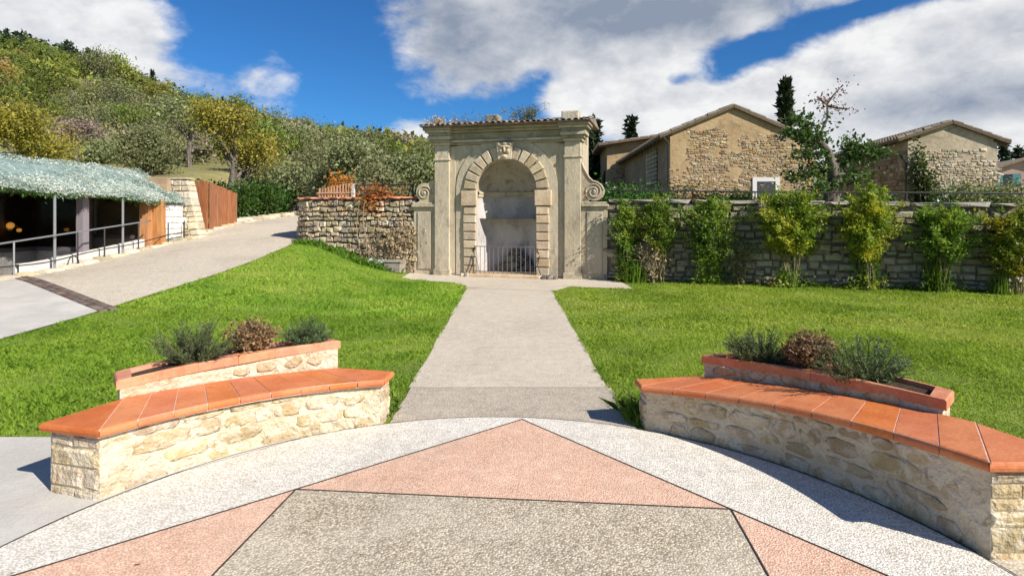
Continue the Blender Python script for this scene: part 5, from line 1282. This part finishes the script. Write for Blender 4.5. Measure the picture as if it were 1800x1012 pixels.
# bushes between wall and buildings
for i, (u, Y, w, h, mt, lb) in enumerate(((1085, 16.5, .5, .7, 'laurel', 'dark bush behind the right scroll of the niche'), (1120, 17.0, .7, .7, 'fig', 'dark low bush below the farmhouse side wall'), (1160, 18, .7, .8, 'laurel', 'green bush at the farmhouse corner'), (1230, 18, .5, .5, 'drybush', 'small reddish bush in front of the farmhouse'), (1275, 18.5, .5, .6, 'fig', 'dark bush left of the farmhouse door'), (1300, 17.5, .35, .5, 'laurel', 'small green bush by the farmhouse door'), (1420, 18, .5, .6, 'fig', 'dark bush left of the gnarled tree'), (1500, 18.5, .6, .5, 'laurel', 'green bush right of the gnarled tree'), (1570, 17, .6, .5, 'fig', 'dark bush below the barn door'), (1690, 18, .6, .6, 'laurel', 'green bush in front of the barn right corner'), (1740, 17.5, .9, .8, 'olive', 'grey-green bush right of the barn'), (1790, 18, .9, .8, 'olive', 'pale grey-green bush at the right edge above the wall'), (1715, 20, .5, .9, 'drybush', 'brown bush between barn and far house'))):
    p = at(u, 374, Y); ivy('terrace_bush', (p.x, Y, 1.45), 2400, w*1.15, w*.7, h*1.45, mt, lb, 40+i, .10, 'bush')
# gnarled tree in front of the barn
def gnarled(p):
    t = empty('gnarled_tree', p, 0, 'gnarled leaning tree with sparse dark leaves between farmhouse and barn', 'tree'); mb = MB(); tips = []
    mb.tube([(-.15, 0, -.3), (-.05, 0, .3), (.05, .02, .8), (.12, .03, 1.15), (.03, 0, 1.55), (-.12, 0, 1.95), (-.3, .02, 2.2)], [.30, .24, .21, .20, .13, .11, .08], 9)
    limbs = [[(-.3, .02, 2.2), (-.55, .05, 2.35), (-.9, 0, 2.45), (-1.25, .1, 2.5)], [(-.3, .02, 2.2), (-.28, 0, 2.55), (-.12, 0, 2.9), (-.1, .05, 3.3), (.05, 0, 3.55), (.35, .05, 3.85)], [(-.1, .05, 3.3), (-.3, 0, 3.4), (-.42, .0, 3.5)], [(-.1, .05, 3.25), (.2, .1, 3.2), (.5, 0, 3.15)],
             [(.12, .03, 1.15), (.4, .1, 1.6), (.75, 0, 1.9), (1.0, .05, 2.1)], [(.75, 0, 1.9), (1.1, .05, 1.85), (1.45, 0, 1.9)], [(.4, .1, 1.6), (.55, .2, 1.95), (.6, .1, 2.3)], [(.03, 0, 1.5), (-.4, .1, 1.45), (-.8, -.1, 1.3), (-1.2, 0, 1.25)], [(-.12, 0, 1.9), (-.5, -.2, 1.85), (-.95, -.1, 1.9)], [(.1, 0, 1.1), (-.2, -.2, .95), (-.6, -.1, .8)], [(-.55, .05, 2.35), (-.7, 0, 2.7), (-.95, .1, 2.95)], [(.1, .0, 1.1), (.5, -.2, 1.15), (.9, -.1, 1.3)]]
    for i, l in enumerate(limbs):
        mb.tube(l, [(.065 if i not in (1, 2, 3) else .032)*(1-.75*k_/(len(l)-1))+.010 for k_ in range(len(l))], 6); L_ = [Vector(q) for q in l]
        for k_ in range(1, len(L_)): tips.append((i, L_[k_])); tips.append((i, (L_[k_]+L_[k_-1])/2))
    mb.build('trunk', M['bark'], t, True); rs = np.random.default_rng(4); P = []; Q = []
    for i, q in tips:
        n = 66 if i not in (1, 2, 3) else 16
        for k_ in range(n): (Q if i in (2, 3) or (i == 1 and q.z > 3) else P).append(np.array(q)+rs.normal(size=3)*np.array([.16, .16, .10]))
    quads('crown', leaves(np.array(P), .13, .55, .0), M['fig'], t); quads('dry_leaves', leaves(np.array(Q), .09, .5, 0), M['red_twig'], t)
p = at(1462, 374, 16.2); gnarled((p.x, 16.2, 1.45))
# cypress and conifers behind the houses
def cypress(name, p, h, w, label, n=2600):
    t = empty(name, p, 0, label, 'tree'); MB().tube([(0, 0, -.5), (0, 0, h*.9)], [.25, .03], 7).build('trunk', M['bark'], t)
    s = rng.uniform(0, 1, n)**.8; r_ = w*.5*np.minimum(1, (s+.12)*2.2)*(1-s)**.55*1.25*rng.uniform(.75, 1.05, n); a = rng.uniform(0, 6.283, n); P = np.stack([np.cos(a)*r_, np.sin(a)*r_, .3+s*h*.97], 1)
    quads('crown', leaves(P, h*.055, .4, 1.6), M['cypress'], t)
def conifer(name, p, h, w, label, mat='tree_d', n=1500, group=None, seed=0):
    rs = np.random.default_rng(seed); t = empty(name, p, 0, label, 'tree', group); mb = MB(); mb.tube([(0, 0, -.5), (0, 0, h)], [h*.022, .02], 6); P = []
    for k_ in range(46):
        s = .12+.86*(k_/46); a = k_*2.4+rs.uniform(-.3, .3); l = w*.5*(1-s)**.8*rs.uniform(.65, 1.15)+.1; d = np.array([math.cos(a)*l, math.sin(a)*l, -l*.18]); b = np.array([0, 0, s*h]); mb.tube([b, b+d], [.05, .01], 3, False)
        for j in range(n//46): f_ = rs.uniform(.15, 1.05); P.append(b+d*f_+rs.normal(size=3)*np.array([.14, .14, .09])*h*.08)
    mb.build('trunk', M['bark'], t); quads('crown', leaves(np.array(P), h*.06, .45, 0), M[mat], t)
def pole_tree(fn, nm, u, vt, Y, wpx, label, zg=1.2, **k_):
    p = at(u, 374, Y); top = at(u, vt, Y).z; fn(nm, (p.x, Y, zg), top-zg, wpx*Y/1000, label, **k_)
pole_tree(cypress, 'cypress_tree', 1380, 146, 48, 29, 'tall narrow dark cypress behind the farmhouse roof')
pole_tree(conifer, 'conifer_tree', 1110, 203, 52, 40, 'small layered conifer above the rear farmhouse roof', seed=1)
pole_tree(conifer, 'conifer_tree', 1044, 208, 44, 60, 'dark conifer directly behind the right end of the niche', seed=2, n=3200)
pole_tree(conifer, 'conifer_tree', 1022, 225, 46, 60, 'dark conifer hidden mostly by the niche cornice', seed=3, n=2600)
pole_tree(conifer, 'conifer_tree', 1012, 260, 40, 60, 'low dark conifer between niche and rear farmhouse', seed=4, n=2600)
for i, (u, vt, w, kind) in enumerate(((1738, 262, 45, 0), (1765, 250, 40, 1), (1790, 256, 40, 0), (1815, 248, 50, 1), (1850, 255, 50, 0), (1890, 250, 50, 1))): pole_tree(conifer, 'conifer_tree', u, vt, 95, w, ['dark conifer nearest the barn, in the row behind the far house', 'second dark conifer from the barn in the far row', 'third dark conifer from the barn in the far row', 'dark conifer at the right edge behind the far house', 'dark conifer just past the right edge of the far row', 'last dark conifer of the far row'][i], seed=10+i, n=1600, group='conifers behind the far house')
# far pink house with teal shutters
Yh = 70; ch = at(1744, 300, Yh); fh_ = empty('far_house', (ch.x, Yh, 1.0), R(-20), 'small distant pink house with teal shutters at the right edge', 'building')
zt_ = at(0, 297, Yh).z-1.0
MB().prism([(0, -2), (7, -2), (7, zt_), (3.4, zt_+1.0), (0, zt_)], 0, 7).build('wall', M['pink_wall'], fh_); MB().prism([(-2.8, -2), (-.01, -2), (-.01, zt_-.1), (-2.8, zt_-1.2)], .5, 6.5).build('annex_wall', M['farm_side'], fh_)
for (a, b) in (((-3.2, zt_-1.3), (3.5, zt_+1.12)), ((3.5, zt_+1.12), (7.5, zt_-.05))): MB().prism([a, b, (b[0], b[1]+.25), (a[0], a[1]+.25)], -.5, 7.5).build('roof', M['roof_tile'], fh_)
for (x, z) in ((1.5, zt_-1.3), (1.5, zt_-3.9), (5, zt_-1.2), (5, zt_-3.8)):
    w = MB().box(x-.45, x+.45, -.06, .02, z-.7, z+.6).build('window', M['dark_glass'], fh_)
    for s_ in (-1, 1): MB().box(x+s_*.9-.42, x+s_*.9+.42, -.12, -.03, z-.75, z+.65).build('shutter', M['teal'], w)

# ------------------------------------------------------------------ trees on and below the hill
zt2 = lambda x, y: hill(x, y)
def hs(u, Y, dz=-.1): x = (u-900)/1000*Y; return (x, Y, (hill(x, Y) if Y > ywall(x) else H(x, Y))+dz)
def near_tree(name, u, Y, vt, mat, n, ls, rad, label, seed, **k_):
    p = hs(u, Y); h = at(u, vt, Y).z-p[2]; return tree(name, p, h, k_.pop('tr', .13), k_.pop('sp', .55), M[mat], n, ls, label, rad=rad, seed=seed, **k_)
near_tree('autumn_tree', 402, 25.5, 165, 'autumn', 8500, .14, .27, 'tall yellowing tree with pale trunk beside the wooden gate', 5, tr=.20, levels=3, kids=4, trunk=.42, sp=.55)
near_tree('autumn_tree', 40, 27, 182, 'autumn', 10000, .14, .36, 'broad yellow tree above the planted roof at the left edge', 9, tr=.18, levels=3, kids=4, trunk=.35, sp=.7)
near_tree('olive_tree', 262, 30, 232, 'olive', 9000, .15, .42, 'large grey-green olive tree behind the planted roof', 12, tr=.2, kids=4, trunk=.28, sp=.75)
near_tree('olive_tree', 180, 34, 262, 'olive', 6000, .16, .42, 'olive tree left of the large one behind the planted roof', 13, tr=.2, kids=4, trunk=.28, sp=.7)
for i, (u, Y, vt, n) in enumerate(((470, 34, 294, 5000), (520, 27, 298, 6000), (560, 31, 278, 6000), (625, 24, 256, 7000), (690, 26, 270, 6000), (740, 24, 272, 5500), (655, 22, 300, 4000), (585, 25, 300, 5000), (440, 42, 282, 4000), (340, 40, 282, 4000))):
    near_tree('olive_tree', u, Y, vt, 'olive', n, .16, .36, ['olive tree with pale crown right of the yellow tree', 'low dark olive tree at the head of the drive', 'olive tree above the bend of the drive', 'tall olive tree behind the picket fence', 'olive tree behind the orange vine', 'olive tree beside the left edge of the niche', 'low olive bush directly behind the rubble wall', 'olive tree just left of the picket fence', 'olive tree higher up behind the yellow tree', 'distant olive tree left of the yellow tree'][i], 20+i, group='olive trees behind the rubble wall', tr=.16, kids=4, trunk=.26, sp=.72)
for i, (u, Y, w, h) in enumerate(((420, 23.5, 1.0, 1.3), (450, 24.5, 1.0, 1.4), (475, 26, 1.0, 1.3), (375, 26, 1.2, 1.2), (345, 27, 1.2, 1.3), (395, 28, 1.3, 1.3))):
    p = hs(u, Y); ivy('laurel_bush', p, 5000, w*.8, w*.8, h, 'laurel', ['glossy green laurel bush right of the wooden gate', 'middle glossy laurel bush beside the drive', 'last glossy laurel bush before the olive trees', 'glossy hedge bush behind the wooden gate', 'glossy hedge bush behind the buttress', 'glossy hedge bush under the yellow tree'][i], 60+i, .12, 'bush')['group'] = 'laurel bushes by the gate'
# prototypes for the slope
def proto(kind, seed):
    rs = np.random.default_rng(seed); P = []; mb = MB()
    if kind == 'conifer':
        mb.tube([(0, 0, -1), (0, 0, 9)], [.22, .03], 5)
        s = rs.uniform(.1, 1, 1000); r_ = 2.3*(1-s)**.75*rs.uniform(.3, 1, 1000); a = rs.uniform(0, 6.283, 1000); P = np.stack([np.cos(a)*r_, np.sin(a)*r_, s*9.3], 1); Lf = leaves(P, .50, .45, -.1)
    else:
        mb.tube([(0, 0, -1), (.1, 0, 1.5), (0, .1, 3.4)], [.26, .2, .1], 5); C_ = []
        for k_ in range(17): a = rs.uniform(0, 6.283); e = rs.uniform(-.2, 1); r_ = rs.uniform(.5, 1)*2.3; C_.append((math.cos(a)*r_*math.sqrt(max(0, 1-e*e*.8)), math.sin(a)*r_*math.sqrt(max(0, 1-e*e*.8)), 3.9+e*2.1)); mb.tube([(0, .1, 2.4), C_[-1]], [.07, .02], 4, False)
        C_ = np.array(C_); i = rs.integers(0, 17, 1700); P = C_[i]+rs.normal(size=(1700, 3))*np.array([.62, .62, .48]); Lf = leaves(P, .32 if kind != 'olive' else .28, .5, .2)
    return mb, Lf
def two_parts(mb, Lf, mat):
    a = bpy.data.meshes.new('trunk'); a.from_pydata(mb.v, [], mb.f); a.materials.append(M['bark'])
    k_ = len(Lf); b = bpy.data.meshes.new('crown'); b.from_pydata([tuple(p) for p in Lf.reshape(-1, 3)], [], [(4*i, 4*i+1, 4*i+2, 4*i+3) for i in range(k_)]); b.materials.append(mat); return a, b
KINDS = {'green': ('woodland_tree', 'tree_g', 'broad', 'dark green leafy tree'), 'pale': ('woodland_tree', 'tree_yg', 'broad', 'yellow-green leafy tree'), 'rust': ('rusty_tree', 'tree_o', 'broad', 'rust-coloured autumn tree'), 'dark': ('ridge_conifer', 'tree_d', 'conifer', 'dark pointed conifer'), 'olive': ('hill_olive', 'olive', 'olive', 'grey-green olive tree'), 'bare': ('bare_tree', 'bare', 'broad', 'leafless pinkish tree')}
TM = {k_: [two_parts(*proto(sh, 100+i*7+j), M[mt]) for j in range(3)] for i, (k_, (n_, mt, sh, lb)) in enumerate(KINDS.items())}
rs = random.Random(21)
def vridge(u): return interp(u, VR)
spots = []
for i in range(4000):
    Y = 34+(rs.random()**1.0)*190; u = rs.uniform(-60, 790); x = (u-900)/1000*Y
    if any((x-a)**2+(Y-b)**2 < (3.2+.022*Y)**2 for a, b, *_ in spots): continue
    s = (Y-25)/195
    if 100 < u < 330 and 40 < Y < 85 and rs.random() < .72: continue             # dry open patch
    r_ = rs.random()
    if s > .85 and u < 560: kd = 'dark' if r_ < .62 else 'green'
    elif s > .45: kd = 'green' if r_ < .55 else 'pale' if r_ < .86 else 'rust' if r_ < .94 or u > 480 else 'dark'
    elif s > .2: kd = 'olive' if r_ < .25 else 'green' if r_ < .5 else 'pale' if r_ < .88 else 'rust' if r_ < .94 else 'bare'
    else: kd = 'olive' if r_ < .62 else 'green' if r_ < .80 else 'bare' if r_ < .88 else 'pale'
    if kd == 'dark' and u > 560: kd = 'green'
    spots.append((x, Y, kd, rs.uniform(.75, 1.3)*(.55 if Y < 60 else .75 if Y < 110 else 1.0)))
spots.sort(key=lambda q: q[1])
for (x, Y, kd, k_) in spots[:250]:
    nm, mt, sh, lb = KINDS[kd]; u = x/Y*1000+900
    band = 'low on the slope' if Y < 62 else 'halfway up the slope' if Y < 110 else 'high on the slope'
    side_ = 'at the left edge' if u < 110 else 'above the planted roof' if u < 300 else 'behind the tall yellow tree' if u < 440 else 'near the floodlight mast' if u < 560 else 'above the rubble wall' if u < 700 else 'close to the niche'
    a_, b_ = rs.choice(TM[kd]); o = empty(nm, (x, Y, hill(x, Y)-.1), rs.uniform(0, 6.28), '%s, %s, %s' % (lb, band, side_), 'tree', 'trees on the hillside'); o.scale = (k_*rs.uniform(.9, 1.25), k_, k_*rs.uniform(.85, 1.15))
    ob('trunk', a_, o); ob('crown', b_, o)
# the far wood and the scrub between: one mass each
def mass(name, spots_, nleaf, size, mat, label, hgt, wid):
    V = []
    for (x, Y, k_) in spots_:
        n = nleaf; P = rng.normal(size=(n, 3)); P /= np.linalg.norm(P, axis=1)[:, None]; P *= rng.uniform(.6, 1.05, n)[:, None]; sz = size*min(1, Y/90); P = P*np.array([wid, wid, hgt*.5])*k_+np.array([x, Y, hill(x, Y)+hgt*.45*k_]); V.append(leaves(P, sz*k_, .6, .3))
    return tag(quads(name, np.concatenate(V), M[mat]), label, 'woodland', kind='stuff')
far = spots[250:]
def more(n, y0_, y1_, u0, u1, f_=lambda u, s: True):
    out = []
    while len(out) < n:
        Y = rs.uniform(y0_, y1_); u = rs.uniform(u0, u1)
        if f_(u, (Y-25)/195): out.append(((u-900)/1000*Y, Y, rs.uniform(.7, 1.25)))
    return out
mass('far_wood', [(a, b, 1.0) for a, b, *_ in far[::2]]+more(420, 110, 224, -120, 800), 190, 1.05, 'tree_g', 'dark green far wood covering the upper hillside', 6.5, 3.0)
mass('far_wood', [(a, b, 1.0) for a, b, *_ in far[1::2]]+more(260, 90, 215, -120, 800), 190, 1.0, 'tree_yg', 'yellow-green far wood covering the upper hillside', 5.5, 2.8)
mass('far_wood', more(260, 55, 222, -620, -70), 120, 1.2, 'tree_g', 'green far wood on the hill beyond the left edge', 6, 3.0)
mass('far_wood', more(150, 205, 226, -120, 560), 90, 1.5, 'tree_d', 'dark conifer wood along the hill ridge', 9, 1.9)
mass('far_wood', more(200, 130, 222, 780, 2100), 80, 1.5, 'tree_g', 'low far wood behind the buildings on the right', 6, 3.2)
mass('hill_scrub', more(260, 40, 110, -40, 780, lambda u, s: not (110 < u < 320 and .10 < s < .3 and rs.random() < .8)), 110, .40, 'olive', 'grey-green scrub scattered over the lower slope', 1.7, 1.1)
mass('hill_scrub', more(240, 40, 120, -40, 780), 110, .42, 'tree_yg', 'yellowish scrub scattered over the lower slope', 1.6, 1.1)
mass('hill_scrub', more(90, 38, 85, 100, 360), 50, .5, 'bare', 'pinkish dry scrub on the open patch of the slope', 1.2, 1.3)
# floodlight mast on the slope
p = hs(499, 75); fm = empty('floodlight_mast', p, 0, 'thin pale floodlight mast standing on the hillside', 'lamp post'); ht = at(499, 238, 75).z-p[2]
MB().tube([(0, 0, -.3), (0, 0, ht)], [.15, .11], 7).build('pole', M['steel'], fm); MB().box(-.8, .8, -.05, .05, ht-.08, ht+.06).build('crossbar', M['steel'], fm)
for x in (-.7, -.25, .25, .7): MB().box(x-.17, x+.17, -.22, .0, ht+.07, ht+.40).build('floodlight', M['white_paint'], fm)

# fallen leaves and crumbs on the paving
n = 520; P = np.stack([rng.uniform(-2.6, 2.4, n), rng.uniform(2.3, 12.5, n), np.full(n, .021)], 1); k_ = [(math.hypot(p[0]-C0.x, p[1]-C0.y) < 2.42 and rng.random() < .45) or (p[1] > 4.6 and -.9 < p[0] < .8 and min(p[0]+.95, .88-p[0]) < rng.uniform(0, .9)) for p in P]; P = P[np.array(k_)]; V = leaves(P, .020, .5); V[:, :, 2] = .021+(V[:, :, 2]-.021)*.15
V[:, :, 2] = np.maximum(V[:, :, 2], .0205)
tag(quads('leaf_litter', V, M['drybush']), 'tiny dry leaves and crumbs scattered over terrace and path', 'leaf litter', kind='stuff')
